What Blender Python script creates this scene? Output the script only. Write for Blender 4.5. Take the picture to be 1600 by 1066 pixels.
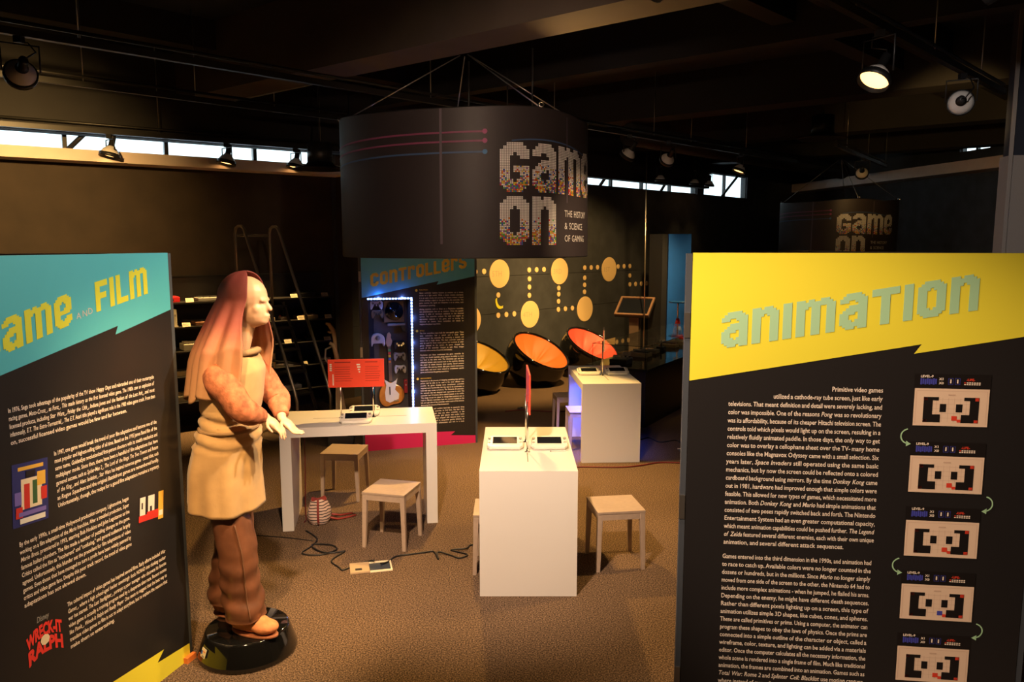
import bpy, bmesh, math, random
from mathutils import Vector, Matrix, Euler, noise as mnoise
random.seed(7)
for o in list(bpy.data.objects): bpy.data.objects.remove(o, do_unlink=True)
SC = bpy.context.scene
COL = SC.collection
R = math.radians

# ------------------------------------------------------------------ camera
cam_d = bpy.data.cameras.new('camera'); cam_d.sensor_width = 36.0; cam_d.lens = 27.0
cam_d.clip_start = 0.05; cam_d.clip_end = 200
cam = bpy.data.objects.new('camera', cam_d); COL.objects.link(cam)
cam.location = (0, 0, 2.5)
cam.rotation_euler = (R(90) - math.atan(153/1200), 0, 0)
SC.camera = cam
# ------------------------------------------------------------------ world: bright hazy daylight outside the high windows
W = bpy.data.worlds.new('daylight'); SC.world = W; W.use_nodes = True
bg = W.node_tree.nodes['Background']; bg.inputs[0].default_value = (0.74, 0.90, 1.0, 1); bg.inputs[1].default_value = 2.2
# ------------------------------------------------------------------ exposure
SC.view_settings.view_transform = 'Standard'; SC.view_settings.look = 'None'
SC.view_settings.exposure = 0.0; SC.view_settings.gamma = 1.0
SC.view_settings.use_curve_mapping = False
WARM = (1.0, 0.58, 0.19)
WARM2 = (1.0, 0.69, 0.47)

# ------------------------------------------------------------------ materials
MATS = {}
def mat(name, col, rough=0.5, metal=0.0, emit=None, estr=0.0, var=0.0, vscale=20.0, bump=0.0, bscale=60.0, coat=0.0, spec=0.5, trans=0.0, sheen=0.0):
    if name in MATS: return MATS[name]
    m = bpy.data.materials.new(name); m.use_nodes = True
    nt = m.node_tree; b = nt.nodes['Principled BSDF']
    b.inputs['Base Color'].default_value = (*col, 1); b.inputs['Roughness'].default_value = rough
    b.inputs['Metallic'].default_value = metal; b.inputs['Coat Weight'].default_value = coat
    b.inputs['Specular IOR Level'].default_value = spec; b.inputs['Transmission Weight'].default_value = trans
    b.inputs['Sheen Weight'].default_value = sheen
    if emit: b.inputs['Emission Color'].default_value = (*emit, 1); b.inputs['Emission Strength'].default_value = estr
    if var > 0 or bump > 0:
        tc = nt.nodes.new('ShaderNodeTexCoord')
        if var > 0:
            n = nt.nodes.new('ShaderNodeTexNoise'); n.inputs['Scale'].default_value = vscale; n.inputs['Detail'].default_value = 5
            nt.links.new(tc.outputs['Object'], n.inputs['Vector'])
            rp = nt.nodes.new('ShaderNodeValToRGB'); rp.color_ramp.elements[0].position = 0.3; rp.color_ramp.elements[1].position = 0.7
            rp.color_ramp.elements[0].color = (*[max(0, c*(1-var)) for c in col], 1)
            rp.color_ramp.elements[1].color = (*[min(1, c*(1+var)) for c in col], 1)
            nt.links.new(n.outputs['Fac'], rp.inputs['Fac']); nt.links.new(rp.outputs['Color'], b.inputs['Base Color'])
        if bump > 0:
            n2 = nt.nodes.new('ShaderNodeTexNoise'); n2.inputs['Scale'].default_value = bscale; n2.inputs['Detail'].default_value = 4
            nt.links.new(tc.outputs['Object'], n2.inputs['Vector'])
            bp = nt.nodes.new('ShaderNodeBump'); bp.inputs['Strength'].default_value = bump; bp.inputs['Distance'].default_value = 0.01
            nt.links.new(n2.outputs['Fac'], bp.inputs['Height']); nt.links.new(bp.outputs['Normal'], b.inputs['Normal'])
    MATS[name] = m; return m

def ramp_z(name, stops, rough=0.8, var=0.1, bump=0.15):
    """dye that changes along the object's own height (generated z)"""
    m = mat(name, stops[0][1], rough, bump=bump, bscale=35)
    nt = m.node_tree; b = nt.nodes['Principled BSDF']
    tc = nt.nodes.new('ShaderNodeTexCoord'); sp = nt.nodes.new('ShaderNodeSeparateXYZ'); rp = nt.nodes.new('ShaderNodeValToRGB')
    nt.links.new(tc.outputs['Generated'], sp.inputs[0])
    n = nt.nodes.new('ShaderNodeTexNoise'); n.inputs['Scale'].default_value = 9; nt.links.new(tc.outputs['Object'], n.inputs['Vector'])
    ma = nt.nodes.new('ShaderNodeMath'); ma.operation = 'MULTIPLY_ADD'; ma.inputs[1].default_value = var; nt.links.new(n.outputs['Fac'], ma.inputs[0]); nt.links.new(sp.outputs['Z'], ma.inputs[2])
    nt.links.new(ma.outputs[0], rp.inputs['Fac'])
    el = rp.color_ramp.elements
    el[0].position, el[0].color = stops[0][0], (*stops[0][1], 1)
    el[1].position, el[1].color = stops[-1][0], (*stops[-1][1], 1)
    for p, c in stops[1:-1]:
        e = el.new(p); e.color = (*c, 1)
    nt.links.new(rp.outputs['Color'], b.inputs['Base Color'])
    return m

def carpet_mat():
    m = mat('carpet', (0.15, 0.12, 0.085), 1.0, spec=0.05)
    nt = m.node_tree; b = nt.nodes['Principled BSDF']
    tc = nt.nodes.new('ShaderNodeTexCoord')
    a = nt.nodes.new('ShaderNodeTexNoise'); a.inputs['Scale'].default_value = 105; a.inputs['Detail'].default_value = 4
    nt.links.new(tc.outputs['Object'], a.inputs['Vector'])
    rp = nt.nodes.new('ShaderNodeValToRGB'); e = rp.color_ramp.elements
    e[0].position = 0.36; e[0].color = (0.048, 0.034, 0.024, 1); e[1].position = 0.64; e[1].color = (0.30, 0.205, 0.138, 1)
    c = e.new(0.5); c.color = (0.145, 0.098, 0.065, 1)
    nt.links.new(a.outputs['Fac'], rp.inputs['Fac'])
    g = nt.nodes.new('ShaderNodeTexNoise'); g.inputs['Scale'].default_value = 1.3; nt.links.new(tc.outputs['Object'], g.inputs['Vector'])
    mx = nt.nodes.new('ShaderNodeMix'); mx.data_type = 'RGBA'; mx.blend_type = 'MULTIPLY'; mx.inputs[0].default_value = 0.25
    nt.links.new(rp.outputs['Color'], mx.inputs[6]); nt.links.new(g.outputs['Fac'], mx.inputs[7])
    nt.links.new(mx.outputs[2], b.inputs['Base Color'])
    bp = nt.nodes.new('ShaderNodeBump'); bp.inputs['Strength'].default_value = 0.6; bp.inputs['Distance'].default_value = 0.006
    nt.links.new(a.outputs['Fac'], bp.inputs['Height']); nt.links.new(bp.outputs['Normal'], b.inputs['Normal'])
    return m

M_CARPET = carpet_mat()
M_WALL = mat('black_wall_paint', (0.038, 0.042, 0.050), 0.75, var=0.25, vscale=3, bump=0.1, bscale=40)
M_CEIL = mat('dark_ceiling', (0.022, 0.028, 0.042), 0.9, var=0.3, vscale=2)
M_BEAM = mat('dark_beam_paint', (0.018, 0.0165, 0.017), 0.8, var=0.2, vscale=2)
M_LEDGE = mat('cream_plaster', (0.74, 0.62, 0.56), 0.8, var=0.06, vscale=4)
M_GREY = mat('grey_fabric_wall', (0.30, 0.27, 0.25), 0.95, bump=0.3, bscale=120)
M_NAVY = mat('navy_wall', (0.018, 0.022, 0.035), 0.9)
M_BLUE = mat('blue_wall_paint', (0.0, 0.11, 0.60), 0.8, var=0.08, vscale=3)
M_BLK = mat('black_metal', (0.012, 0.012, 0.013), 0.45)
M_BLKG = mat('gloss_black', (0.006, 0.006, 0.006), 0.08, coat=0.6)
M_PRINT = mat('black_print', (0.019, 0.0175, 0.018), 0.33, spec=0.5, bump=0.05, bscale=15)
M_BOARD = mat('board_edge', (0.05, 0.06, 0.075), 0.6)
M_WHITE = mat('white_laminate', (0.78, 0.77, 0.76), 0.28, spec=0.5)
M_WPLAS = mat('white_plastic', (0.80, 0.78, 0.73), 0.35)
M_CREAM = mat('cream_plastic', (0.72, 0.66, 0.52), 0.45)
M_GPLAS = mat('grey_plastic', (0.33, 0.32, 0.30), 0.5)
M_DPLAS = mat('dark_plastic', (0.035, 0.033, 0.032), 0.4)
M_SCREEN = mat('dark_glass_screen', (0.01, 0.012, 0.018), 0.06)
M_STOOL = mat('brushed_aluminium_paint', (0.46, 0.36, 0.285), 0.45, metal=0.1, var=0.05, vscale=30)
M_CHROME = mat('chrome', (0.75, 0.74, 0.72), 0.16, metal=1.0)
M_STEEL = mat('ladder_steel', (0.42, 0.39, 0.34), 0.3, metal=0.9)
M_DSTEEL = mat('dark_steel', (0.035, 0.034, 0.033), 0.4, metal=0.5)
M_RED = mat('red_acrylic', (0.86, 0.085, 0.045), 0.3)
M_TEALS = mat('grey_green_acrylic', (0.16, 0.21, 0.19), 0.15, spec=0.7)
M_CARD = mat('cream_card', (0.85, 0.76, 0.56), 0.7)
M_CORD = mat('black_cord', (0.008, 0.008, 0.008), 0.5)
M_RCORD = mat('dark_red_cord', (0.13, 0.012, 0.012), 0.5)
M_TEXT = mat('cream_print', (0.88, 0.78, 0.66), 0.6)
M_YEL = mat('yellow_print', (0.84, 0.78, 0.06), 0.22, bump=0.03, bscale=12)
M_TEAL = mat('teal_print', (0.085, 0.45, 0.55), 0.35)
M_SKYB = mat('light_blue_print', (0.12, 0.50, 0.68), 0.35)
M_LIME = mat('lime_print', (0.62, 0.64, 0.05), 0.4)
M_MINT = mat('mint_print', (0.40, 0.68, 0.42), 0.35)
M_GOLDT = mat('ochre_print', (0.75, 0.52, 0.06), 0.4)
M_MAG = mat('magenta_print', (0.62, 0.02, 0.14), 0.4)
M_GREYT = mat('grey_print', (0.55, 0.52, 0.50), 0.6)
M_BULB = mat('white_lamp_glass', (0.82, 0.78, 0.74), 0.35)
M_GLOW = mat('hot_lamp_face', (1, 0.8, 0.5), 0.4, emit=(1.0, 0.50, 0.16), estr=4.0)
M_RINGW = mat('lamp_inner_brass', (0.6, 0.35, 0.12), 0.3, metal=0.8)
def glass_mat():
    m = mat('clear_glass', (0.95, 1, 0.98), 0.02, trans=1.0)
    m.node_tree.nodes['Principled BSDF'].inputs['IOR'].default_value = 1.15
    return m
M_GLASS = glass_mat()

# ------------------------------------------------------------------ mesh helpers
class MB:
    def __init__(s): s.v = []; s.f = []; s.mi = []; s.cur = 0; s.sm = []; s.smooth = False
    def face(s, idx): s.f.append(tuple(idx)); s.mi.append(s.cur); s.sm.append(s.smooth)
    def box(s, x0, y0, z0, x1, y1, z1, M=None):
        b = len(s.v)
        P = [(x0,y0,z0),(x1,y0,z0),(x1,y1,z0),(x0,y1,z0),(x0,y0,z1),(x1,y0,z1),(x1,y1,z1),(x0,y1,z1)]
        s.v += [tuple(M @ Vector(p)) if M else p for p in P]
        for q in ((3,2,1,0),(4,5,6,7),(0,1,5,4),(1,2,6,5),(2,3,7,6),(3,0,4,7)): s.face([b+i for i in q])
        return s
    def frustum(s, bot, top, z0, z1):
        """bot/top = (x0,y0,x1,y1)"""
        b = len(s.v)
        s.v += [(bot[0],bot[1],z0),(bot[2],bot[1],z0),(bot[2],bot[3],z0),(bot[0],bot[3],z0),(top[0],top[1],z1),(top[2],top[1],z1),(top[2],top[3],z1),(top[0],top[3],z1)]
        for q in ((3,2,1,0),(4,5,6,7),(0,1,5,4),(1,2,6,5),(2,3,7,6),(3,0,4,7)): s.face([b+i for i in q])
        return s
    def quad(s, a, b, c, d):
        n = len(s.v); s.v += [tuple(a), tuple(b), tuple(c), tuple(d)]; s.face((n, n+1, n+2, n+3)); return s
    def prism(s, pts, y0, y1):
        """polygon in xz, extruded along y"""
        n = len(pts); b = len(s.v)
        s.v += [(x, y0, z) for x, z in pts] + [(x, y1, z) for x, z in pts]
        s.face([b+i for i in range(n)]); s.face([b+n+i for i in reversed(range(n))])
        for i in range(n):
            j = (i+1) % n; s.face((b+i, b+n+i, b+n+j, b+j))
        return s
    def prismz(s, pts, z0, z1):
        n = len(pts); b = len(s.v)
        s.v += [(x, y, z0) for x, y in pts] + [(x, y, z1) for x, y in pts]
        s.face([b+i for i in reversed(range(n))]); s.face([b+n+i for i in range(n)])
        for i in range(n):
            j = (i+1) % n; s.face((b+i, b+j, b+n+j, b+n+i))
        return s
    def tube(s, pts, r, n=8, cap=True, closed=False):
        pts = [Vector(p) for p in pts]; L = len(pts); b = len(s.v); rs = r if isinstance(r, (list, tuple)) else [r]*L
        t0 = (pts[1]-pts[0]).normalized(); up = Vector((0,0,1)) if abs(t0.z) < .9 else Vector((1,0,0))
        u = t0.cross(up).normalized()
        old, s.smooth = s.smooth, True
        for i, p in enumerate(pts):
            if closed: t = (pts[(i+1) % L]-pts[i-1]).normalized()
            else: t = (pts[min(i+1, L-1)]-pts[max(i-1, 0)]).normalized()
            u = (u - t*u.dot(t)).normalized(); w = t.cross(u)
            for k in range(n):
                a = 2*math.pi*k/n; s.v.append(tuple(p + (u*math.cos(a)+w*math.sin(a))*rs[i]))
        for i in range(L if closed else L-1):
            i2 = (i+1) % L
            for k in range(n):
                k2 = (k+1) % n; s.face((b+i*n+k, b+i*n+k2, b+i2*n+k2, b+i2*n+k))
        s.smooth = False
        if cap and not closed:
            s.face([b+k for k in reversed(range(n))]); s.face([b+(L-1)*n+k for k in range(n)])
        s.smooth = old
        return s
    def lathe(s, prof, n=24, M=None, smooth=True):
        b = len(s.v); old, s.smooth = s.smooth, smooth
        for r, z in prof:
            for k in range(n):
                a = 2*math.pi*k/n; p = Vector((r*math.cos(a), r*math.sin(a), z)); s.v.append(tuple(M @ p if M else p))
        for i in range(len(prof)-1):
            for k in range(n):
                k2 = (k+1) % n; s.face((b+i*n+k, b+i*n+k2, b+(i+1)*n+k2, b+(i+1)*n+k))
        s.smooth = False
        if prof[0][0] > 1e-5: s.face([b+k for k in reversed(range(n))])
        if prof[-1][0] > 1e-5: s.face([b+(len(prof)-1)*n+k for k in range(n)])
        s.smooth = old
        return s
    def ell(s, c, r, n=16, m=10, M=None):
        """ellipsoid"""
        c = Vector(c); b = len(s.v); old, s.smooth = s.smooth, True
        for i in range(m+1):
            th = math.pi*i/m
            for k in range(n):
                a = 2*math.pi*k/n
                p = Vector((r[0]*math.sin(th)*math.cos(a), r[1]*math.sin(th)*math.sin(a), r[2]*math.cos(th)))
                if M: p = M @ p
                s.v.append(tuple(c+p))
        for i in range(m):
            for k in range(n):
                k2 = (k+1) % n; s.face((b+i*n+k, b+(i+1)*n+k, b+(i+1)*n+k2, b+i*n+k2))
        s.smooth = old
        return s
    def cap(s, a, b_, ra, rb, n=12):
        """tapered capsule"""
        a = Vector(a); b_ = Vector(b_); t = (b_-a); L = t.length; t.normalize()
        pts, rs = [], []
        for k in range(5):
            q = math.pi/2*k/4; pts.append(a - t*ra*math.cos(q)); rs.append(max(1e-4, ra*math.sin(q)))
        for k in range(5):
            q = math.pi/2*k/4; pts.append(b_ + t*rb*math.sin(q)); rs.append(max(1e-4, rb*math.cos(q)))
        return s.tube(pts, rs, n)
    def grid(s, fn, nu, nv, closeu=False):
        b = len(s.v); old, s.smooth = s.smooth, True
        for j in range(nv+1):
            for i in range(nu if closeu else nu+1): s.v.append(tuple(fn(i/nu, j/nv)))
        w = nu if closeu else nu+1
        for j in range(nv):
            for i in range(nu):
                i2 = (i+1) % w; s.face((b+j*w+i, b+j*w+i2, b+(j+1)*w+i2, b+(j+1)*w+i))
        s.smooth = old
        return s
    def mesh(s, name, mats):
        me = bpy.data.meshes.new(name); me.from_pydata(s.v, [], s.f)
        if not isinstance(mats, (list, tuple)): mats = [mats]
        for m in mats: me.materials.append(m)
        me.polygons.foreach_set('material_index', s.mi); me.polygons.foreach_set('use_smooth', s.sm)
        me.update(); return me
    def build(s, name, mats, parent=None, loc=(0,0,0), rot=(0,0,0), bevel=0, seg=2):
        return link(name, s.mesh(name, mats), parent, loc, rot, bevel, seg)
def link(name, me, parent=None, loc=(0,0,0), rot=(0,0,0), bevel=0, seg=2):
    o = bpy.data.objects.new(name, me); COL.objects.link(o); o.parent = parent
    o.location = loc; o.rotation_euler = rot
    if bevel:
        m = o.modifiers.new('bevel', 'BEVEL'); m.width = bevel; m.segments = seg; m.limit_method = 'ANGLE'; m.angle_limit = R(40)
    return o
def thing(name, label, cat, loc=(0,0,0), rz=0, group=None, rot=None):
    o = bpy.data.objects.new(name, None); COL.objects.link(o); o.empty_display_size = 0.05
    o.location = loc; o.rotation_euler = rot if rot else (0, 0, rz); o['label'] = label; o['category'] = cat
    if group: o['group'] = group
    return o
def tag(o, label, cat, group=None):
    o['label'] = label; o['category'] = cat
    if group: o['group'] = group
    return o
def struct(o): o['kind'] = 'structure'; return o
def stuff(o): o['kind'] = 'stuff'; return o
def copy_tree(o, parent=None):
    c = o.copy(); COL.objects.link(c); c.parent = parent
    for ch in list(o.children): copy_tree(ch, c)
    return c
def axis_rot(d):
    """rotation that turns local +Z onto d"""
    return Vector((0,0,1)).rotation_difference(Vector(d).normalized()).to_euler()

# ------------------------------------------------------------------ lettering
_TC = {}
def glyph_word(word, italic=False, bold=0.012):
    key = (word, italic, bold)
    if key in _TC: return _TC[key]
    cu = bpy.data.curves.new('t', 'FONT'); cu.body = word; cu.size = 1.0; cu.resolution_u = 2; cu.offset = bold
    if italic: cu.shear = 0.22
    ob = bpy.data.objects.new('t', cu)
    me = ob.to_mesh()
    vs = [(v.co.x, v.co.y) for v in me.vertices]; fs = [tuple(p.vertices) for p in me.polygons]
    ob.to_mesh_clear(); bpy.data.objects.remove(ob); bpy.data.curves.remove(cu)
    w = max((v[0] for v in vs), default=0.3)
    _TC[key] = (vs, fs, w); return _TC[key]
def put_word(mb, word, x, z, sx, sz, y=0.0, italic=False, bold=0.012, fn=None):
    vs, fs, w = glyph_word(word, italic, bold); b = len(mb.v)
    for vx, vz in vs:
        p = (x+vx*sx, y, z+vz*sz); mb.v.append(fn(*p) if fn else p)
    for f in fs: mb.face([b+i for i in f])
    return w*sx
def paragraph(mb, lines, x0, x1, z, dz, size, y=0.0, sx=None):
    """each line: 'text' (justified) or ('l', text) left-set, or ('r', x_start, text). _word_ = italic"""
    sx0 = sx or size
    for i, ln in enumerate(lines):
        mode, xs = 'j', x0
        if isinstance(ln, tuple):
            mode = ln[0]
            if mode == 'r': xs = ln[1]
            ln = ln[-1]
        ws = []; it = False
        for w in ln.split():
            if w.startswith('_'): it = True; w = w[1:]
            end = w.endswith('_'); w = w.rstrip('_'); ws.append((w, it))
            if end: it = False
        W_ = [glyph_word(w, t)[2] for w, t in ws]
        s = sx0; tot = sum(W_)*s; avail = x1-xs
        if mode == 'l':
            gap = 0.26*s; full = tot+gap*(len(ws)-1)
            if full > avail: s *= avail/full; gap *= avail/full
        else:
            n = max(1, len(ws)-1); gap = (avail-tot)/n
            if gap < 0.20*size:
                gap = 0.20*size; s = (avail-gap*n)/sum(W_)
        x = xs
        for (w, t), ww in zip(ws, W_):
            put_word(mb, w, x, z-i*dz, s, size, y, t); x += ww*s+gap
# chunky pixel lettering
GL = {
'g': "..XXXXX..|.XXXXXXX.|XXXXXXXXX|XXXX.XXXX|XXX...XXX|XXX......|XXX......|XXX.XXXXX|XXX.XXXXX|XXX...XXX|XXX...XXX|XXXX.XXXX|XXXXXXXXX|.XXXXXXX.|..XXXXX..",
'a': "..XXXXX..|.XXXXXXX.|XXXXXXXXX|XXX..XXXX|......XXX|...XXXXXX|..XXXXXXX|.XXXXXXXX|XXXXX.XXX|XXX...XXX|XXX...XXX|XXXX.XXXX|XXXXXXXXX|.XXXXXXXX|..XXX.XXX",
'm': "XXX.XX..XXX..|XXXXXXXXXXXX.|XXXXXXXXXXXXX|XXXX.XXX..XXX|XXX..XXX..XXX|XXX..XXX..XXX|XXX..XXX..XXX|XXX..XXX..XXX|XXX..XXX..XXX|XXX..XXX..XXX|XXX..XXX..XXX|XXX..XXX..XXX|XXX..XXX..XXX|XXX..XXX..XXX|XXX..XXX..XXX",
'e': "..XXXXX..|.XXXXXXX.|XXXXXXXXX|XXXX.XXXX|XXX...XXX|XXX...XXX|XXX..XXXX|XXXXXXXXX|XXXXXXXX.|XXX......|XXX...XXX|XXXX.XXXX|XXXXXXXXX|.XXXXXXX.|..XXXXX..",
'o': "..XXXXX..|.XXXXXXX.|XXXXXXXXX|XXXX.XXXX|XXX...XXX|XXX...XXX|XXX...XXX|XXX...XXX|XXX...XXX|XXX...XXX|XXX...XXX|XXXX.XXXX|XXXXXXXXX|.XXXXXXX.|..XXXXX..",
'n': "XXX.XXX..|XXXXXXXX.|XXXXXXXXX|XXXX.XXXX|XXX...XXX|XXX...XXX|XXX...XXX|XXX...XXX|XXX...XXX|XXX...XXX|XXX...XXX|XXX...XXX|XXX...XXX|XXX...XXX|XXX...XXX",
'c': "..XXXXX..|.XXXXXXX.|XXXXXXXXX|XXXX.XXXX|XXX...XXX|XXX......|XXX......|XXX......|XXX......|XXX......|XXX...XXX|XXXX.XXXX|XXXXXXXXX|.XXXXXXX.|..XXXXX..",
'r': "XXX.XXX.|XXXXXXXX|XXXXXXXX|XXXX.XXX|XXX..XXX|XXX.....|XXX.....|XXX.....|XXX.....|XXX.....|XXX.....|XXX.....|XXX.....|XXX.....|XXX.....",
's': "..XXXXX..|.XXXXXXX.|XXXXXXXXX|XXX...XXX|XXX......|XXXX.....|XXXXXXX..|.XXXXXXX.|...XXXXXX|.....XXXX|XXX...XXX|XXXX.XXXX|XXXXXXXXX|.XXXXXXX.|..XXXXX..",
't': "XXXXXXXXX|XXXXXXXXX|XXXXXXXXX|...XXX...|...XXX...|...XXX...|...XXX...|...XXX...|...XXX...|...XXX...|...XXX...|...XXX...|...XXX...|...XXX...|...XXX...",
'l': "XXX.....|XXX.....|XXX.....|XXX.....|XXX.....|XXX.....|XXX.....|XXX.....|XXX.....|XXX.....|XXX.....|XXX.....|XXXXXXXX|XXXXXXXX|XXXXXXXX",
'f': "XXXXXXXX|XXXXXXXX|XXXXXXXX|XXX.....|XXX.....|XXX.....|XXXXXXX.|XXXXXXX.|XXXXXXX.|XXX.....|XXX.....|XXX.....|XXX.....|XXX.....|XXX.....",
'i': "|".join(["XXX"]*15)}
def pixel_word(word, cell_fn, gap=1.4):
    """calls cell_fn(col_float, row_from_bottom, run_len) for every row run"""
    x = 0.0
    for ch in word:
        rows = GL[ch].split('|'); w = len(rows[0])
        for r, row in enumerate(rows):
            c = 0
            while c < w:
                if row[c] == 'X':
                    c2 = c
                    while c2 < w and row[c2] == 'X': c2 += 1
                    cell_fn(x+c, 14-r, c2-c); c = c2
                else: c += 1
        x += w+gap
    return x-gap
def word_width(word, gap=1.4): return sum(len(GL[c].split('|')[0]) for c in word)+gap*(len(word)-1)
def title(mb, word, x0, x1, z0, z1, h, y=0.0, gap=1.4):
    """pixel letters whose baseline climbs from z0 to z1; slightly eased corners come from the cells"""
    wd = word_width(word, gap); k = (x1-x0)/wd; ch = h/15; sl = (z1-z0)/(x1-x0)
    def cell(c, r, n):
        xa, xb = x0+c*k, x0+(c+n)*k; za = z0+r*ch
        mb.quad((xa, y, za+(xa-x0)*sl), (xb, y, za+(xb-x0)*sl), (xb, y, za+ch+(xb-x0)*sl), (xa, y, za+ch+(xa-x0)*sl))
    pixel_word(word, cell, gap)
# ================================================================== lamps (each lamp carries its own light)
def lamp_meshes():
    mb = MB(); mb.lathe([(0.0,-.19),(.034,-.19),(.036,-.17),(.036,-.07),(.05,-.055)], 16); sock = mb.mesh('socket', M_BLK)
    mb = MB(); mb.lathe([(.04,-.06),(.052,-.045),(.085,-.015),(.107,.02),(.114,.05)], 24); bulb = mb.mesh('bulb', M_BULB)
    mb = MB(); mb.lathe([(.113,.035),(.125,.035),(.125,.085),(.118,.085),(.116,.05)], 24); ring = mb.mesh('rim', M_BLK)
    mb = MB(); mb.lathe([(.112,.05),(.07,.058),(.0,.062)], 24); lens = mb.mesh('lens', M_BULB)
    mb = MB(); mb.lathe([(.112,.05),(.07,.058),(.0,.062)], 24); lensh = mb.mesh('lens', M_GLOW)
    return sock, bulb, ring, lens, lensh
LM = lamp_meshes()
def lamp(label, base, target, power, cone=60, blend=0.6, drop=0.27, size=0.06, color=WARM, lit=True, name='track_lamp', group='black ceiling spotlights'):
    t = thing(name, label, 'spotlight', base, group=group)
    base = Vector(base); hc = Vector((0, 0, -drop)); d = (Vector(target)-(base+hc)).normalized()
    side = d.cross(Vector((0,0,1)))
    side = side.normalized() if side.length > 1e-3 else Vector((1,0,0))
    MB().box(-.03,-.03,-.05,.03,.03,0).build('mount', M_BLK, t)
    mb = MB(); mb.tube([hc+side*.135, hc+side*.135+Vector((0,0,drop-.06)), hc-side*.135+Vector((0,0,drop-.06)), hc-side*.135], .008, 6); mb.build('yoke', M_BLK, t)
    rot = axis_rot(d)
    for nm, me in zip(('socket','bulb','rim'), LM[:3]):
        o = link(nm, me, t, hc, rot)
        if nm == 'bulb': link('lens', LM[4] if lit else LM[3], o)
    p = hc-d*.19; q = Vector((0,0,-.04))
    mb = MB(); mb.tube([p, p-d*.06+side*.03, (p+q)*.5+side*.10, q+side*.06, q], .006, 6); mb.build('cord', M_CORD, t)
    if power:
        ld = bpy.data.lights.new('beam', 'SPOT'); ld.energy = power; ld.color = color; ld.spot_size = R(cone); ld.spot_blend = blend; ld.shadow_soft_size = size
        lo = bpy.data.objects.new('beam', ld); COL.objects.link(lo); lo.parent = t; lo.location = hc+d*.12
        lo.rotation_euler = (-d).to_track_quat('Z', 'Y').to_euler()
    return t

# ================================================================== the room
ROOM_H = 5.2
OUTLINE = [(-12.8,-6.1),(14.75,-6.1),(9.2,24.75),(9.0,24.72),(-2.72,12.45),(-12.85,4.85)]
struct(MB().prismz(OUTLINE,-.1,0).build('floor', M_CARPET))
struct(MB().prismz(OUTLINE,ROOM_H,ROOM_H+.1).build('ceiling', M_CEIL))
def wall(name, A, B, band=None, openings=(), m=None, h=ROOM_H, th=0.2, y0=0.0, ext=0.0):
    dx, dy = B[0]-A[0], B[1]-A[1]; L = math.hypot(dx, dy); a = math.atan2(dy, dx); mb = MB()
    if not openings: mb.box(-ext, y0, 0, L+ext, y0+th, h)
    else:
        mb.box(-ext, y0, 0, L+ext, y0+th, band[0]); mb.box(-ext, y0, band[1], L+ext, y0+th, h)
        u = -ext
        for (u0, u1) in openings:
            mb.box(u, y0, band[0], u0, y0+th, band[1]); u = u1
        mb.box(u, y0, band[0], L+ext, y0+th, band[1])
    o = mb.build(name, m or M_WALL, None, (A[0], A[1], 0), (0, 0, a)); struct(o); return o, L, a
PL0, PL1 = (-12.7, 4.7), (-2.65, 12.27)
wl, LL, LA = wall('wall_left', PL0, PL1, (3.66, 4.3), [(1.5, 12.45)], ext=0.1, m=mat('warm_glow_black_wall_paint',(.040,.027,.018),.8,var=.2,vscale=3))  # browner base colour stands in for warm lamp glow on this wall
PM1 = (9.1, 24.53)
wb, MLn, MA = wall('wall_back', PL1, PM1, (3.74, 4.33), [(2.3, 10.72), (11.05, 13.4)], y0=0.02, ext=.2)
PR1 = (14.6, -6)
wr, RL, RA = wall('wall_right', PM1, PR1, (4.56, 4.80), [(6.6, 7.5)], ext=.2)
wall('wall_front', PR1, (-12.7, -6))
wall('wall_side', (-12.7, -6), PL0)
# black boards of the wall behind the pod chairs (open joints between them)
for k in range(7):
    for z0, z1 in ((0, 1.152), (1.160, 1.868), (1.876, 2.75)):
        MB().box(k*2.2+.002, 0, z0, (k+1)*2.2-.002, .02, z1).build('board', M_WALL, wb)
def on_left(u, y, z):
    c, s = math.cos(LA), math.sin(LA); return (PL0[0]+u*c-y*s, PL0[1]+u*s+y*c, z)
def on_back(u, y, z):
    c, s = math.cos(MA), math.sin(MA); return (PL1[0]+u*c-y*s, PL1[1]+u*s+y*c, z)
# windows
def window(name, fn, ang, u0, u1, z0, z1, bays, yoff, diag=()):
    o = bpy.data.objects.new(name, None); COL.objects.link(o); o.location = fn(u0, yoff, z0); o.rotation_euler = (0,0,ang); struct(o)
    L = u1-u0; H = z1-z0
    MB().box(0,-.03,0,L,.03,.02).box(0,-.03,H-.02,L,.03,H).build('window_frame', M_DSTEEL, o)
    for k in range(bays+1):
        x = L*k/bays; MB().box(x-.025,-.04,.02,x+.025,.04,H-.02).build('mullion', M_DSTEEL, o)
    for k in range(bays):
        xa, xb = L*k/bays+.026, L*(k+1)/bays-.026
        MB().box(xa,-.003,.021,xb,.003,H-.021).build('pane', M_GLASS, o)
    for (xa, xb) in diag:
        MB().tube([(xa,-.1,0),(xb,-.1,H)], .035, 6).build('brace', M_DSTEEL, o)
    return o
window('window_1', on_left, LA, 1.5, 12.45, 3.66, 4.3, 9, 0.1, [(7.3,7.9)])
window('window_2', on_back, MA, 2.3, 10.72, 3.74, 4.33, 7, 0.1, [(4.3,4.9),(6.7,7.3)])
window('window_3', on_back, MA, 11.05, 13.4, 3.74, 4.33, 2, 0.1, [(.9,1.75)])
def on_right(u, y, z):
    c, s = math.cos(RA), math.sin(RA); return (PM1[0]+u*c-y*s, PM1[1]+u*s+y*c, z)
window('window_4', on_right, RA, 6.6, 7.5, 4.56, 4.80, 2, 0.1)
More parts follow.
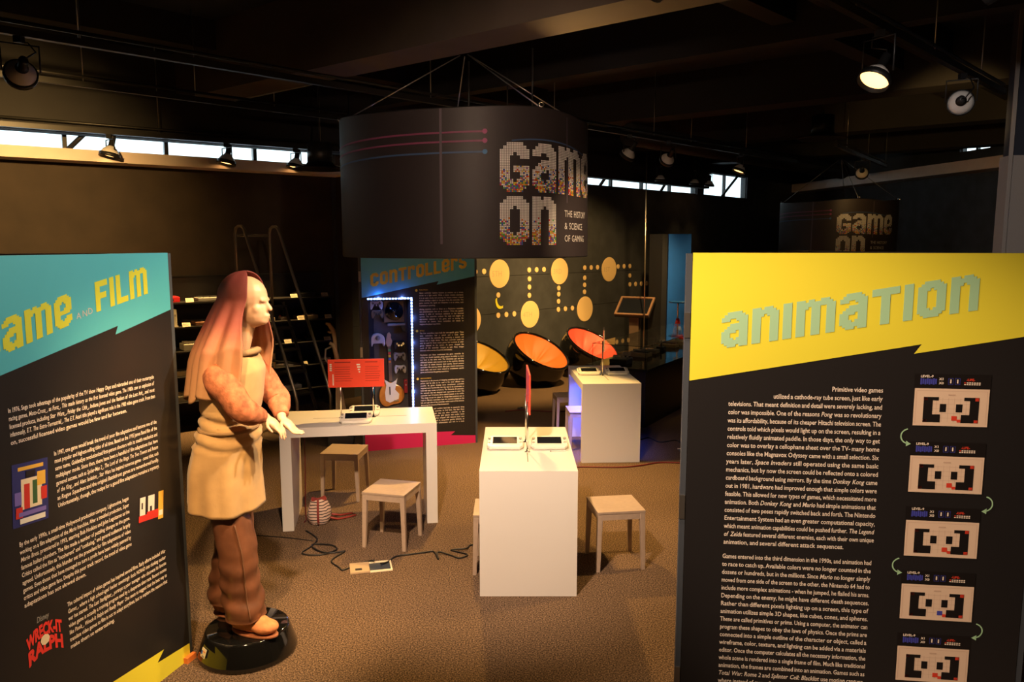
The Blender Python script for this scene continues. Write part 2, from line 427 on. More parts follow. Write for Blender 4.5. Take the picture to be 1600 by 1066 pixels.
# ledge and bulkhead above/below the long left window
struct(MB().box(0,-.40,3.515,12.45,0,3.655).build('trim_1', M_LEDGE, None, (*PL0,0), (0,0,LA)))
struct(MB().box(0,-.42,3.845,12.5,-.15,ROOM_H).build('trim_2', M_BEAM, None, (*PL0,0), (0,0,LA)))
struct(MB().box(0,-.22,3.885,10.9,0.0,ROOM_H).build('trim_3', M_BEAM, None, (*PL1,0), (0,0,MA)))
# long cream ledge on the right
la = math.atan2(16.217-28.41, 10.011-7.836)
struct(MB().box(3.9,0,4.05,13.4,.6,4.29).build('trim_4', M_LEDGE, None, (7.836,28.41,0), (0,0,la)))
# grey partition at the right edge of the view
struct(MB().box(0,0,0,4.2,.25,3.5).build('wall_partition', M_GREY, None, (5.72,9.0,0), (0,0,R(-6))))
struct(MB().box(0.03,.01,3.5,4.2,.24,ROOM_H).build('trim_5', M_NAVY, None, (5.72,9.0,0), (0,0,R(-6))))
struct(MB().box(-.022,-.012,0,.022,.0,ROOM_H).build('trim_6', M_GREY, None, (5.70,8.98,0), (0,0,R(-6))))
# blue partition beside the glass case
struct(MB().box(0,0,0,.44,.4,2.68).build('wall_blue', M_BLUE, None, (3.14,15.5,0), (0,0,R(-8))))
struct(MB().box(.02,0,0,.5,.12,2.68).build('trim_7', mat('black_blue_paint',(.006,.008,.014),.8), None, (3.13,15.5,0), (0,0,R(112))))
# ceiling beams
bd = Vector((-.788,.616,0)); bn = Vector((.616,.788,0))
ba = math.atan2(-.616,.788)
def beam(n, p, z0, w, l0, l1, m=M_BEAM, z1=ROOM_H):
    return struct(MB().box(-l0,-w/2,z0,l1,w/2,z1).build('trim_%d' % n, m, None, (p[0],p[1],0), (0,0,ba)))
M_BEAM2 = mat('brown_beam_paint', (0.10,0.075,0.06), 0.8, var=0.15, vscale=1.5)
beam(8, (-.73,7.85), 4.377, .5, 6.2, 9.5, M_BEAM2)
beam(9, (1.1,10.0), 4.62, .22, 6.0, 9.0)
beam(10, (3.2,12.6), 4.55, .5, 5.5, 8.5)
beam(11, (5.4,15.6), 4.55, .5, 5.0, 7.0)
beam(12, (7.2,19.0), 4.55, .5, 4.2, 5.0)
beam(13, (-3.6,4.2), 4.55, .5, 5.0, 12.0)
for n, (p, z) in enumerate((((-4.4,9.2),4.85),((2.4,8.0),4.8),((6.2,11.0),4.85))):
    struct(MB().box(-7,-.12,z,7,.12,ROOM_H).build('trim_%d' % (14+n), M_BEAM, None, (p[0],p[1],0), (0,0,R(45))))
# ceiling ducts (round dark pipes)
tag(MB().tube([(2.0,13.5,4.35),(8.6,20.4,4.35)], .19, 16).build('air_duct', M_BEAM), 'dark round air duct under the ceiling beside the lit far lamp', 'duct')

# ================================================================== lighting tracks
def track(label, A, B, z, rods):
    t = thing('lighting_track', label, 'track', (A[0],A[1],z), math.atan2(B[1]-A[1],B[0]-A[0]), group='ceiling lighting tracks')
    L = math.hypot(B[0]-A[0],B[1]-A[1])
    MB().box(0,-.03,0,L,.03,.06).build('rail', M_DSTEEL, t)
    MB().tube([(0,.0,.11),(L,.0,.11)], .018, 6).build('conduit', M_DSTEEL, t)
    for r in rods: MB().tube([(r,0,.06),(r,0,ROOM_H-z)], .006, 5).build('rod', M_STEEL, t)
    return t
track('black lighting track passing above the hanging game drum', (-6.2,4.2), (5.9,16.3), 4.15, [1.2,3.6,7.4,9.6,12.0,13.1,15.0])
track('black lighting track over the left shelf wall', (-7.0,6.1), (-2.25,10.78), 4.15, [2.0,3.4,4.6,5.6])
track('black lighting track above the animation board', (-3.2,.18), (5.5,8.88), 4.15, [1.4,3.6,8.1,9.9,11.4])
track('short black lighting track under the bulkhead of the left window', on_left(7.4,-.52,0)[:2], on_left(12.3,-.52,0)[:2], 3.845, [.4,2.4,4.6])
track('black lighting track close to the right cream ledge', (5.6,13.6), (8.2,17.2), 4.15, [.8,2.6,4.4])

# lamps seen in the photo
lamp('white-backed spotlight on the nearest left track, top left corner', (-3.97,6.44,4.15), (-6.3,9.4,2.7), 1000, 80, 1.0)
for u, lb in ((9.22,'spotlight against the left window, farthest left of three'), (10.65,'spotlight against the left window, middle of three'), (11.62,'spotlight against the left window, next to the ceiling dish')):
    b = on_left(u,-.52,3.845); tg = on_left(u-.6,-.62,1.0); lamp('black '+lb, b, tg, 800, 42, .9, lit=True, drop=.2)
lamp('glowing spotlight above the animation board turned to the left', (2.87,6.25,4.15), (.7,5.0,.2), 420, 62, drop=.33)
lamp('white-backed spotlight beside the grey partition', (4.42,7.80,4.15), (9.4,17.0,4.0), 300, 40)
lamp('white-backed spotlight right of the drum, nearest it', (1.80,12.05,4.15), (.1,13.9,1.0), 1000, 84)
lamp('white-backed spotlight right of the drum, second from it', (2.55,12.80,4.15), (1.55,16.0,1.5), 800, 66)
lamp('glowing far spotlight under the round duct', (4.22,14.50,4.15), (3.0,14.3,.9), 240, 88)
lamp('small white-backed spotlight over the right cream ledge', (6.85,15.33,4.15), (8.6,19.5,2.0), 20, 50)
for u, lb in ((8.2,'first'), (9.7,'second'), (10.4,'third')):
    b = on_back(u,-.5,4.25); lamp('small dark spotlight before the far window strip, %s from the left' % lb, b, on_back(u,-.3,1.2), 12, 60)
    q = on_back(u,-.5,0)
    tag(MB().tube([(q[0],q[1],4.25),(q[0],q[1],ROOM_H)], .008, 6).build('lamp_stem', M_DSTEEL), 'thin drop rod holding the %s small spotlight before the far window' % lb, 'rod')
# lamps hanging inside the open drum, under the beam
for k, (lb, b, tg, pw) in enumerate((('spotlight hung inside the drum, pointing straight down', (-.45,8.30,3.7), (-.45,6.3,0), 600), ('spotlight hung inside the drum, turned to the blue-lit table', (-.05,8.62,3.7), (1.05,8.9,0), 560))):
    lamp(lb, b, tg, pw, 122 if k == 0 else 92, .75, color=(1.0,.56,.15), group='spotlights inside the drum')
    tag(MB().tube([(b[0],b[1],3.7),(b[0],b[1],4.377)], .01, 6).build('lamp_stem', M_DSTEEL), ('straight' if k == 0 else 'second')+' drop rod from the brown beam into the drum', 'rod')
lamp('added unseen spotlight inside the drum, turned up to the brown beam', (.2,7.75,3.75), (1.5,6.4,4.6), 75, 95, 1.0, group='spotlights inside the drum')  # uplight added out of sight to brighten the beam's underside
tag(MB().tube([(.2,7.75,3.75),(.2,7.75,4.377)], .01, 6).build('lamp_stem', M_DSTEEL), 'third drop rod from the brown beam into the drum', 'rod')  # rod made up along with the added uplight
# lamps on the near track, above the top of the picture
lamp('spotlight on the near track aimed at the top of the animation board', (-.15,3.23,4.15), (1.0,3.6,2.3), 230, 70, 1.0, color=WARM2)
lamp('spotlight on the near track aimed at the middle of the animation board', (-2.30,1.08,4.15), (1.6,3.5,1.4), 1250, 34, .8, color=WARM2)
lamp('spotlight on the near track aimed at the game and film board', (0.75,4.13,4.15), (-2.1,3.7,1.3), 420, 60, color=(1.0,.78,.58))
lamp('spotlight on the near track aimed at the side of the mannequin', (.35,3.73,4.15), (-1.66,4.45,1.2), 330, 46)
lamp('added unseen spotlight on the near track aimed at the front of the mannequin', (-1.2,2.18,4.15), (-1.68,4.45,.9), 760, 36, .8, color=(1.0,.60,.27))  # added out of view to brighten the figure's front
lamp('added unseen fill spotlight on the near track aimed at the white tables', (-.65,2.73,4.15), (-.35,5.8,.7), 1150, 52, .8, color=(1.0,.68,.44))  # camera-side fill for the table fronts, added out of view
lamp('added unseen spotlight on the near track aimed at the drum logo', (.1,3.48,4.15), (.15,6.9,2.9), 190, 70, color=WARM2)  # unseen lamp put in to brighten the drum front and logo
lamp('added unseen spotlight under the near beam aimed at the grey partition', (-.05,1.43,4.55), (6.3,8.9,2.7), 850, 26, .8, color=(1.0,.86,.76))  # unseen lamp added just to light the grey partition

lamp('added unseen spotlight under the brown beam aimed at the controllers board', (2.95,4.95,4.377), (-.9,9.3,1.4), 800, 22, .9, color=(1.0,.66,.36))  # added beyond the view to lift the dim controllers board
# ceiling dishes
def dish(label, loc, s=1.0):
    t = thing('ceiling_dish', label, 'speaker', loc, group='round ceiling dishes')
    MB().lathe([(.17*s,.0),(.165*s,.30*s)], 24).build('housing', M_DSTEEL, t)
    MB().lathe([(.36*s,-.055*s),(.37*s,-.045*s),(.2*s,.0),(.17*s,.04*s)], 32).build('skirt', M_BLK, t)
    h = ROOM_H-loc[2]
    MB().tube([(0,0,.3*s),(0,0,h)], .012, 6).build('stem', M_DSTEEL, t)
dish('round dark dish hanging before the right end of the left window', (-2.63,10.75,3.555))
dish('round dark dish hanging high over the right cream ledge', (5.32,13.5,4.33), 1.1)
# bare fluorescent battens
def batten(label, A, B):
    t = thing('batten_light', label, 'light', A); d = Vector(B)-Vector(A)
    MB().box(0,-.05,0,d.length,.05,.06).build('tray', M_DSTEEL, t, rot=(0,0,math.atan2(d.y,d.x)))
    MB().tube([(0.03,0,-.02),(d.length-.03,0,-.02)], .014, 8).build('tube_lamp', M_GPLAS, t, rot=(0,0,math.atan2(d.y,d.x)))
    MB().tube([(d.x*.5,d.y*.5,.06),(d.x*.5,d.y*.5,ROOM_H-A[2])], .006, 5).build('rod', M_DSTEEL, t)
batten('unlit batten light crossing before the left ceiling bay', (-3.9,10.9,4.45), (-2.3,9.6,4.45))
tag(MB().tube([(2.62,15.1,.0),(2.57,15.0,4.3)], .012, 8).build('thin_pole', M_STEEL), 'thin pale pole running from floor to ceiling by the tilted screen', 'pole')

# ================================================================== the hanging drums
M_DRUM = mat('black_drum_fabric', (0.030,0.0225,0.025), 0.55, bump=0.08, bscale=8)
DOTS = [mat('pixel_'+n, c, .5) for n, c in (('white',(.80,.78,.76)),('orange',(.85,.25,.03)),('yellow',(.80,.62,.05)),('green',(.10,.45,.08)),('blue',(.05,.14,.60)),('red',(.70,.03,.03)),('purple',(.35,.10,.45)))]
M_STRK = mat('purple_streak_print', (.11,.085,.11), .6); M_PINK = mat('pink_streak_print', (.22,.05,.12), .6); M_BLUES = mat('blue_streak_print', (.05,.10,.22), .6)
M_PINKD = mat('pink_dot_print', (.36,.07,.20), .6); M_BLUED = mat('blue_dot_print', (.06,.20,.45), .6)
def make_drum(label, loc, rz, bright=True, apex=None):
    t = thing('hanging_drum', label, 'banner', loc, rz, group='hanging round drum banners')
    Rr, H = 1.24, 1.31
    hang = [R(v) for v in (-83,36,97,-170)]
    def sag(a): return -.045*(1-max(math.cos(a-h)**8 if math.cos(a-h) > 0 else 0 for h in hang))
    def P(a, z, dr=0.0):      # a = 0 faces the viewer (local -y)
        k = z/H
        rr = Rr+dr+.012*math.sin(a*4)*k+.01*(1-k)
        return (rr*math.sin(a), -rr*math.cos(a), z+sag(a)*k)
    MB().grid(lambda u, v: P(2*math.pi*u, H*v), 96, 8, True).build('fabric', M_DRUM, t)
    for z, nm in ((0,'hoop'), (H,'hoop')):
        MB().tube([P(2*math.pi*i/72, z, -.012) for i in range(72)], .012, 6, closed=True).build(nm, M_BLK, t)
    # logo
    mb = MB(); cw, chh = .0156, .43/30
    rnd = random.Random(3)
    def word(w, a0, zb):
        def cell(c, r, n):
            for cc in range(int(round(n*2))):
                for rr2 in range(2):
                    x = (c*2+cc)*cw; z = zb+(r*2+rr2)*chh; h = (r*2+rr2)/30
                    q = rnd.random()
                    mb.cur = 0 if q < (h-.05)*1.9 or q < .06 else rnd.choice((1,1,2,2,3,4,4,5,6,0))
                    a = a0+x/Rr; b = a+cw*.80/Rr
                    mb.quad(P(a,z,.006), P(b,z,.006), P(b,z+chh*.80,.006), P(a,z+chh*.80,.006))
        pixel_word(w, cell, 1.0)
    word('game', R(17), .575); word('on', R(17), .110)
    stuff(mb.build('logo_pixels', DOTS, t))
    mb = MB()
    for i, ln in enumerate(('THE HISTORY', '& SCIENCE', 'OF GAMING')):
        x = .0
        for w in ln.split():
            x += put_word(mb, w, x, .37-i*.115, .074, .088, bold=.0, fn=lambda px, py, pz: P(R(50)+px/Rr, pz, .006)) + .03
    mb.build('tagline_print', M_GREYT, t)
    # printed streaks
    for z, a1, m, md in ((1.10,11,M_PINK,M_PINKD), (1.02,11,M_PINK,M_PINKD), (.925,11,M_BLUES,M_BLUED)):
        mb = MB(); mb.grid(lambda u, v: P(R(-80+(a1+80)*u), z-.008+.016*v-.10*(1-u)**3, .005), 40, 1); mb.build('streak_print', m, t)
        mb = MB(); b = len(mb.v)
        mb.v += [P(R(a1)+.022*math.cos(2*math.pi*k/12)/Rr, z+.022*math.sin(2*math.pi*k/12), .007) for k in range(12)]; mb.face([b+k for k in range(12)]); mb.build('dot_print', md, t)
    mb = MB(); mb.grid(lambda u, v: P(R(-6.5)+(u-.5)*.022/Rr, .12+1.19*v, .005), 1, 24); mb.build('streak_print', M_STRK, t)
    mb = MB(); mb.grid(lambda u, v: P(R(22+58*u), 1.03+.012*v-.05*(2*u-.6)**2, .005), 30, 1); mb.build('streak_print', M_BLUES, t)
    mb = MB(); mb.grid(lambda u, v: P(R(52)+(u-.5)*.012/Rr, .5+.78*v, .005), 1, 16); mb.build('streak_print', M_STRK, t)
    # cables with rings
    az = 4.377-loc[2]
    for a in hang:
        p = Vector(P(a, H)); q = Vector((p.x*.04, p.y*.04+.05, az)); d = (q-p).normalized()
        MB().tube([p+d*.06, q], .006, 6).build('cable', M_STEEL, t)
        MB().tube([p+Vector((0.022*math.cos(k*.785),0,.03+.022*math.sin(k*.785))) for k in range(8)], .006, 6, closed=True).build('ring', M_CHROME, t)
    return t
make_drum('big black drum banner with pixel logo hanging over the white tables', (-.473,8.0,2.375), 0)
make_drum('distant dim drum banner behind the animation board', (7.45,17.8,2.12), R(-40))
# ================================================================== triangular information boards
def kiosk(label, loc, rz, W_, H_, apex, hole=None):
    t = thing('information_board', label, 'sign board', loc, rz, group='three-sided black information boards')
    mb = MB()
    if hole is None: mb.box(0,0,0,W_,.03,H_)
    else:
        a, b, c, d = hole
        mb.box(0,0,0,a,.03,H_).box(b,0,0,W_,.03,H_).box(a,0,0,b,.03,c).box(a,0,d,b,.03,H_)
    fp = mb.build('front_panel', M_PRINT, t)
    for (p, q) in (((.0,.03), apex), (apex, (W_,.03))):
        dx, dy = q[0]-p[0], q[1]-p[1]; L = math.hypot(dx, dy); a = math.atan2(dy, dx)
        M = Matrix.Translation((p[0],p[1],0)) @ Matrix.Rotation(a,4,'Z')
        MB().box(.01,-.03,0,L-.01,0,H_-.002,M).build('side_panel', M_PRINT, t)
    for x in (-.028, W_+.002): MB().box(x,.002,0,x+.026,.05,H_-.004).build('corner_post', M_BOARD, t)
    for z in (.25,1.15,2.05): MB().box(-.032,-.004,z,-.004,.004,z+.12).build('hinge', M_STEEL, t)
    return fp
def flat(name, pts, m, parent, y=-.0015):
    mb = MB(); b = len(mb.v); mb.v += [(x, y, z) for x, z in pts]; mb.face([b+i for i in range(len(pts))]); return mb.build(name, m, parent)

# ---- ANIMATION
AW, AH = 1.575, 2.455
ka = kiosk('black and yellow board headed animation, largest at the right', (.855,3.65,0), R(-7.1), AW, AH, (.82,1.2))
flat('header_print', [(0,1.842),(1.047,2.036),(1.016,1.991),(AW,2.094),(AW,AH),(0,AH)], M_YEL, ka)
mb = MB(); title(mb, 'animation', .142, 1.277, 2.0, 2.197, .168, -.003); mb.build('title_lettering', M_MINT, ka)
mb = MB()
paragraph(mb, [('r',.661,'Primitive video games'),('r',.395,'utilized a cathode-ray tube screen, just like early'),
'televisions. That meant definition and detail were severely lacking, and','color was impossible. One of the reasons _Pong_ was so revolutionary','was its affordability, because of its cheaper Hitachi television screen. The','controls told which pixels would light up on the screen, resulting in a','relatively fluidly animated paddle. In those days, the only way to get','color was to overlay a cellophane sheet over the TV- many home','consoles like the Magnavox Odyssey came with a small selection. Six','years later, _Space Invaders_ still operated using the same basic','mechanics, but by now the screen could be reflected onto a colored','cardboard background using mirrors. By the time _Donkey Kong_ came','out in 1981, hardware had improved enough that simple colors were','feasible. This allowed for new types of games, which necessitated more','animation. Both _Donkey Kong_ and _Mario_ had simple animations that','consisted of two poses rapidly switched back and forth. The Nintendo','Entertainment System had an even greater computational capacity,','which meant animation capabilities could be pushed further. _The Legend_','_of Zelda_ featured several different enemies, each with their own unique',('l','animation, and several different attack sequences.')], .187, .890, 1.805, .0407, .0325, -.0015, sx=.0285)
paragraph(mb, ['Games entered into the third dimension in the 1990s, and animation had','to race to catch up. Available colors were no longer counted in the','dozens or hundreds, but in the millions. Since _Mario_ no longer simply','moved from one side of the screen to the other, the Nintendo 64 had to','include more complex animations - when he jumped, he flailed his arms.','Depending on the enemy, he might have different death sequences.','Rather than different pixels lighting up on a screen, this type of','animation utilizes simple 3D shapes, like cubes, cones, and spheres.','These are called primitives or prims. Using a computer, the animator can','program these shapes to obey the laws of physics. Once the prims are','connected into a simple outline of the character or object, called a','wireframe, color, texture, and lighting can be added via a materials','editor. Once the computer calculates all the necessary information, the','whole scene is rendered into a single frame of film. Much like traditional','animation, the frames are combined into an animation. Games such as','_Total War:_ _Rome 2_ and _Splinter Cell:_ _Blacklist_ use motion capture,','where instead of manually animating a character, the movements of',('l','a live actor are recorded.')], .185, .885, .958, .0409, .0325, -.0015, sx=.0285)
mb.build('body_text', M_TEXT, ka)
# small screen pictures beside the text (plain stand-in pattern)
PC = [mat('screen_print_cream',(.80,.62,.47),.5), mat('screen_print_black',(.012,.010,.010),.4), mat('screen_print_blue',(.06,.07,.42),.4), mat('screen_print_red',(.72,.06,.03),.4), mat('screen_print_tile',(.62,.44,.33),.5), M_TEXT]
def game_screen(parent, x0, zt, odd, blob):
    mb = MB(); w = .335
    def r(a, b, c, d, y, m): mb.cur = m; mb.quad((x0+a,y,zt-d),(x0+b,y,zt-d),(x0+b,y,zt-c),(x0+a,y,zt-c))
    r(0,w,0,.245,-.0015,1); r(.004,w-.004,.068,.245,-.0022,0)
    r(.012,w-.012,.078,.0795,-.0026,4); r(.012,.0135,.078,.236,-.0026,4); r(w-.0135,w-.012,.078,.236,-.0026,4)
    for k in range(1,9): r(.05+k*.0262,.0512+k*.0262,.112,.225,-.0024,4)
    for k in range(5): r(.05,w-.05,.118+k*.022,.1191+k*.022,-.0024,4)
    # dark blocks: two stepped columns and two small squares
    for s in (0, 1):
        def rr(a, b, c, d, m=1):
            if s: a, b = w-b, w-a
            r(a, b, c, d, -.0029, m)
        rr(.046,.086,.108,.228); rr(.086,.112,.108,.124); rr(.086,.122,.190,.228); rr(.118,.146,.140,.178)
        rr(.047,.064,.109,.124,3); rr(.047,.064,.214,.227,3)
    r(.152,.184,.094,.100,-.0029,4)
    r(.172,.196,.196,.218,-.0033,2 if blob else 3); r(.196,.212,.212,.226,-.0033,3)
    # status strip
    for k in range(8): r(.026+k*.0092,.0335+k*.0092,.020+(k%3)*.002,.050-(k%2)*.003,-.0022,2)
    for q in (.148,.178):
        r(q,q+.022,.018,.0195,-.0022,2); r(q,q+.022,.047,.0485,-.0022,2); r(q,q+.0015,.018,.0485,-.0022,2); r(q+.0205,q+.022,.018,.0485,-.0022,2); r(q+.008,q+.014,.024,.042,-.0022,5)
    for k in range(7): r(.218+k*.0105,.2255+k*.0105,.036,.041,-.0022,5 if k else 3); r(.218+k*.0105,.2255+k*.0105,.044,.049,-.0022,5)
    mb.cur = 5
    put_word(mb, 'LEVEL-9', x0+.026, zt-.016, .0165, .0155, -.0022, bold=.03)
    put_word(mb, 'X1', x0+.108, zt-.028, .017, .0155, -.0022, bold=.03); put_word(mb, 'X0', x0+.108, zt-.047, .017, .0155, -.0022, bold=.03)
    mb.cur = 3; put_word(mb, '-LIFE-', x0+.226, zt-.030, .0165, .0155, -.0022, bold=.03)
    return mb.build('game_picture_print', PC, parent)
for i, zt in enumerate((1.898,1.576,1.260,.942,.624)): game_screen(ka, 1.026, zt, i, i == 3)
for cx, cz, s in ((1.005,1.60,-1),(1.385,1.285,1),(1.005,.965,-1),(1.385,.655,1)):
    mb = MB(); n = 14
    def pp(a, rr): return (cx+s*rr*math.cos(a)-s*.012, -.0025, cz+rr*math.sin(a))
    for k in range(n):
        a, b = R(-80+160*k/n), R(-80+160*(k+1)/n); mb.quad(pp(a,.032), pp(a,.038), pp(b,.038), pp(b,.032))
    q = pp(R(-82),.035); mb.v += [(q[0]-s*.016,-.0025,q[2]-.002),(q[0]+s*.006,-.0025,q[2]+.013),(q[0]+s*.006,-.0025,q[2]-.014)]; mb.face((len(mb.v)-3,len(mb.v)-2,len(mb.v)-1))
    mb.build('arrow_print', M_MINT, ka)

# ---- GAME AND FILM
ang = R(74.89); GW, GH = 1.24, 2.446
gx, gy = -2.3909+.44*math.cos(ang), 2.7571+.44*math.sin(ang)
kg = kiosk('black and teal board headed game and film, nearest at the left', (gx,gy,0), ang, GW, GH, (.62,1.05))
flat('header_print', [(0,1.895),(.835,2.072),(.814,2.028),(GW,2.124),(GW,GH),(0,GH)], M_TEAL, kg)
mb = MB(); title(mb, 'game', .045, .545, 1.985, 2.112, .152, -.003); mb.build('title_lettering', M_LIME, kg)
mb = MB(); title(mb, 'film', .697, 1.065, 2.155, 2.226, .150, -.003); mb.build('title_lettering', M_LIME, kg)
mb = MB()
for k, ch in enumerate('AND'): put_word(mb, ch, .570+k*.036, 2.132+k*.0085, .044, .044, -.003, bold=.0)
mb.build('title_small_word', M_GREYT, kg)
mb = MB(); S = dict(dz=.0364, size=.030, y=-.0015, sx=.0262)
paragraph(mb, ['In 1976, Sega took advantage of the popularity of the TV show _Happy Days_ and rebranded one of their motorcycle','racing games, _Moto-Cross_, as _Fonz_. This made history as the first licensed video game. The 1980s saw an explosion of','licensed products, including _Star Wars_, _Friday the 13th_, _Indiana Jones and the Raiders of the Lost Ark_, and most','infamously, _E.T. The Extra-Terrestrial_. The _E.T._ Atari title played a significant role in the 1983 video game crash. From then',('l','on, successful licensed video games would be few and far between.')], .160, 1.073, 1.752, **S)
paragraph(mb, ['In 1997, one game would break the trend of poor film adaptations and become one of the','most popular and highest-selling titles of all time. Based on the 1995 James Bond film of the','same name, _GoldenEye_ revolutionized first-person shooters with its stealth mechanics and','multiplayer mode. Since then, there have been a handful of film adaptations that have','garnered success, such as _Spider-Man 2_, _The Lord of the Rings: The Two Towers_ and _Return_','_of the King_, and _Alien: Isolation_. _Star Wars_ has inspired numerous games - some titles, such','as _Rogue Squadron_ and the original _Battlefront_ games are remembered fondly.',('l','Unfortunately, though, the recipe for a good film adaptation remains a mystery.')], .382, 1.073, 1.497, **S)
paragraph(mb, ['By the early 1990s, a small-time Hollywood production company, Lightmotive, began','working on a film adaptation of the _Mario_ franchise. After a troubled production, _Super_','_Mario Bros._ premiered in 1993, starring Bob Hoskins and John Leguizamo as the','famous Italian plumbers. The film made a number of puzzling changes to the game.','Critics called the film as "incoherent" and "confusing," and general audiences largely','agreed. Unfortunately, this blunder set the precedent for film adaptations of video','games. Even those that have managed to turn a profit have been widely panned by','critics and video game fans. Despite this poor track record, the trend of video game',('l','adaptations has not slowed down.')], .160, .830, 1.132, **S)
paragraph(mb, ['The cultural impact of video games has inspired several films. Early efforts included _War_','_Games_, where a high school-aged hacker unwittingly fools NORAD into thinking nuclear','war has started. _The Last Starfighter_, portrays a poor teenager who discovers his favorite','video game is actually a training program used by a desperate alien race. Recent movies','like _Pixels_, _Wreck-It Ralph_ and _Ready Player One_ seem to suggest that the best way to','translate video games to film is not to adapt storylines, but to explore the reasons that',('l','make them so entertaining.')], .392, 1.082, .736, **S)
mb.build('body_text', M_TEXT, kg)
PM = [mat('poster_'+n, c, .45) for n, c in (('navy',(.03,.035,.17)),('gold',(.80,.47,.07)),('cream',(.85,.72,.5)),('red',(.62,.04,.03)),('green',(.05,.13,.05)),('black',(.02,.015,.02)),('white',(.82,.78,.7)),('violet',(.2,.15,.5)))]
def patches(name, parent, M, rects):
    mb = MB()
    for k, (a, b, c, d, m) in enumerate(rects):
        mb.cur = m; y = -.0016-.0003*k
        mb.quad(*[tuple((M @ Vector((p[0],0,p[1])))+Vector((0,y,0))) for p in ((a,c),(b,c),(b,d),(a,d))])
    return mb.build(name, PM, parent)
def tri_patch(mb, pts, m, y): mb.cur = m; b = len(mb.v); mb.v += [(x,y,z) for x,z in pts]; mb.face([b+i for i in range(len(pts))])
# plain stand-in for the first film poster: dark blue sheet, bright centre, red and green bars
M1 = Matrix.Translation((.135,0,1.225)) @ Matrix.Rotation(R(4),4,'Y')
patches('poster_print', kg, M1, [(0,.19,0,.29,0),(.03,.165,.255,.272,1),(.045,.155,.075,.215,2),(.06,.09,.075,.19,3),(.105,.13,.09,.20,4),(.13,.175,.17,.235,1),(.15,.182,.10,.16,3),(.01,.045,.10,.16,7),(.015,.05,.04,.09,3),(.03,.175,.045,.065,7),(.035,.17,.012,.036,6),(.07,.12,.22,.25,5)])
M2 = Matrix.Translation((.889,0,.965)) @ Matrix.Rotation(R(6),4,'Y')
patches('poster_print', kg, M2, [(0,.19,0,.158,5),(.008,.05,.05,.15,6),(.07,.12,.04,.15,6),(.02,.03,.085,.12,5),(.085,.10,.05,.09,5),(0,.15,.015,.05,3),(.15,.19,0,.158,1),(.155,.185,.02,.05,6),(.06,.15,.03,.062,3)])
# film title logo
M_LOGO = mat('red_logo_print',(.80,.05,.04),.4)
mb = MB()
for word, z, h, w in (('WRECK-IT',.628,.082,.195), ('RALPH',.548,.092,.195)):
    gw = glyph_word(word, False, .05)[2]; put_word(mb, word, .156, z, w/gw, h, -.0018, bold=.05, fn=lambda x, y, zz: (x, y, zz+.035*(1-((x-.253)/.1)**2)))
mb.build('logo_lettering', M_LOGO, kg)
mb = MB(); mb.lathe([(.026,0),(.026,.0005)], 8, Matrix.Translation((.253,-.0022,.640)) @ Matrix.Rotation(R(90),4,'X')); mb.build('logo_disc', PM[2], kg)
mb = MB(); gw = glyph_word('Disney', True, .01)[2]; put_word(mb, 'Disney', .215, .738, .07/gw, .04, -.0018, True, .01); mb.build('logo_small_word', M_GPLAS, kg)
flat('footer_print', [(0,0),(GW,0),(GW,.098),(.968,.123),(1.025,.174),(0,.24)], M_YEL, kg)
# orange tape at the bottom corner
M_OR = mat('orange_tape',(.85,.25,.06),.6)
MB().box(GW-.06,-.03,0,GW+.02,-.004,.035).build('foot_tape', M_OR, kg.parent)

# ---- CONTROLLERS
CWd, CH = 1.374, 2.44; CA = R(17.143)
HOLE = (.075,.572,.40,1.832)
kc = kiosk('black and light blue board headed controllers, behind the long table', (-1.773,9.048,0), CA, CWd, CH, (.68,1.15), HOLE)
flat('header_print', [(0,1.858),(.925,2.044),(.901,2.0),(CWd,2.097),(CWd,CH),(0,CH)], M_SKYB, kc)
mb = MB(); title(mb, 'controllers', .107, 1.275, 1.985, 2.200, .155, -.003); mb.build('title_lettering', M_GOLDT, kc)
flat('footer_print', [(.0,.0),(CWd,0),(CWd,.097),(1.054,.121),(1.113,.168),(0,.205)], M_MAG, kc)
mb = MB(); S = dict(dz=.0303, size=.0245, y=-.0015, sx=.0205); a, b = .686, 1.230
paragraph(mb, ['Game controller buttons function as switches on a circuit,','similar to a light switch. While a button remains unpressed,','it is an open circuit, but pressing the button creates a closed','circuit, sending a signal to the game from the controller. The','game receives the signal and interprets it as an action, such',('l','as jumping or punching.')], a, b, 1.895, **S)
paragraph(mb, ['Analog joysticks, such as those on a PlayStation controller,','use potentiometers that act as resistors. When the joystick','moves, it adds or decreases resistance to the electrical','current. The controller analyzes the angle and triggers an','appropriate response in the game, such as moving the','character or camera. Some controllers will vibrate to',('l','heighten the player experience.')], a, b, 1.698, **S)
paragraph(mb, ['The first controllers were built for one specific game. These','early controllers had a switch and a knob. Atari','revolutionized the controller by combining a joystick and','button into a single device. The Atari controller could not','only be used for those simple games, but hundreds of other','games released on the system. As games changed, the','needs of the controller changed as well. Many designs',('l','followed, with a variety of joysticks and buttons.')], a, b, 1.405, **S)
paragraph(mb, ['PlayStation and Xbox modernized the game controller by','adding two thumb joysticks, giving players the ability to move','and look at the same time. The directional pad and four','additional buttons were located next to the joysticks, allowing','the player to switch between them quickly. Special purpose','controllers like steering wheels, light guns, musical instruments,','dance pads, and more were created to complement specific',('l','games and increase the gaming experience.')], a, b, 1.138, **S)
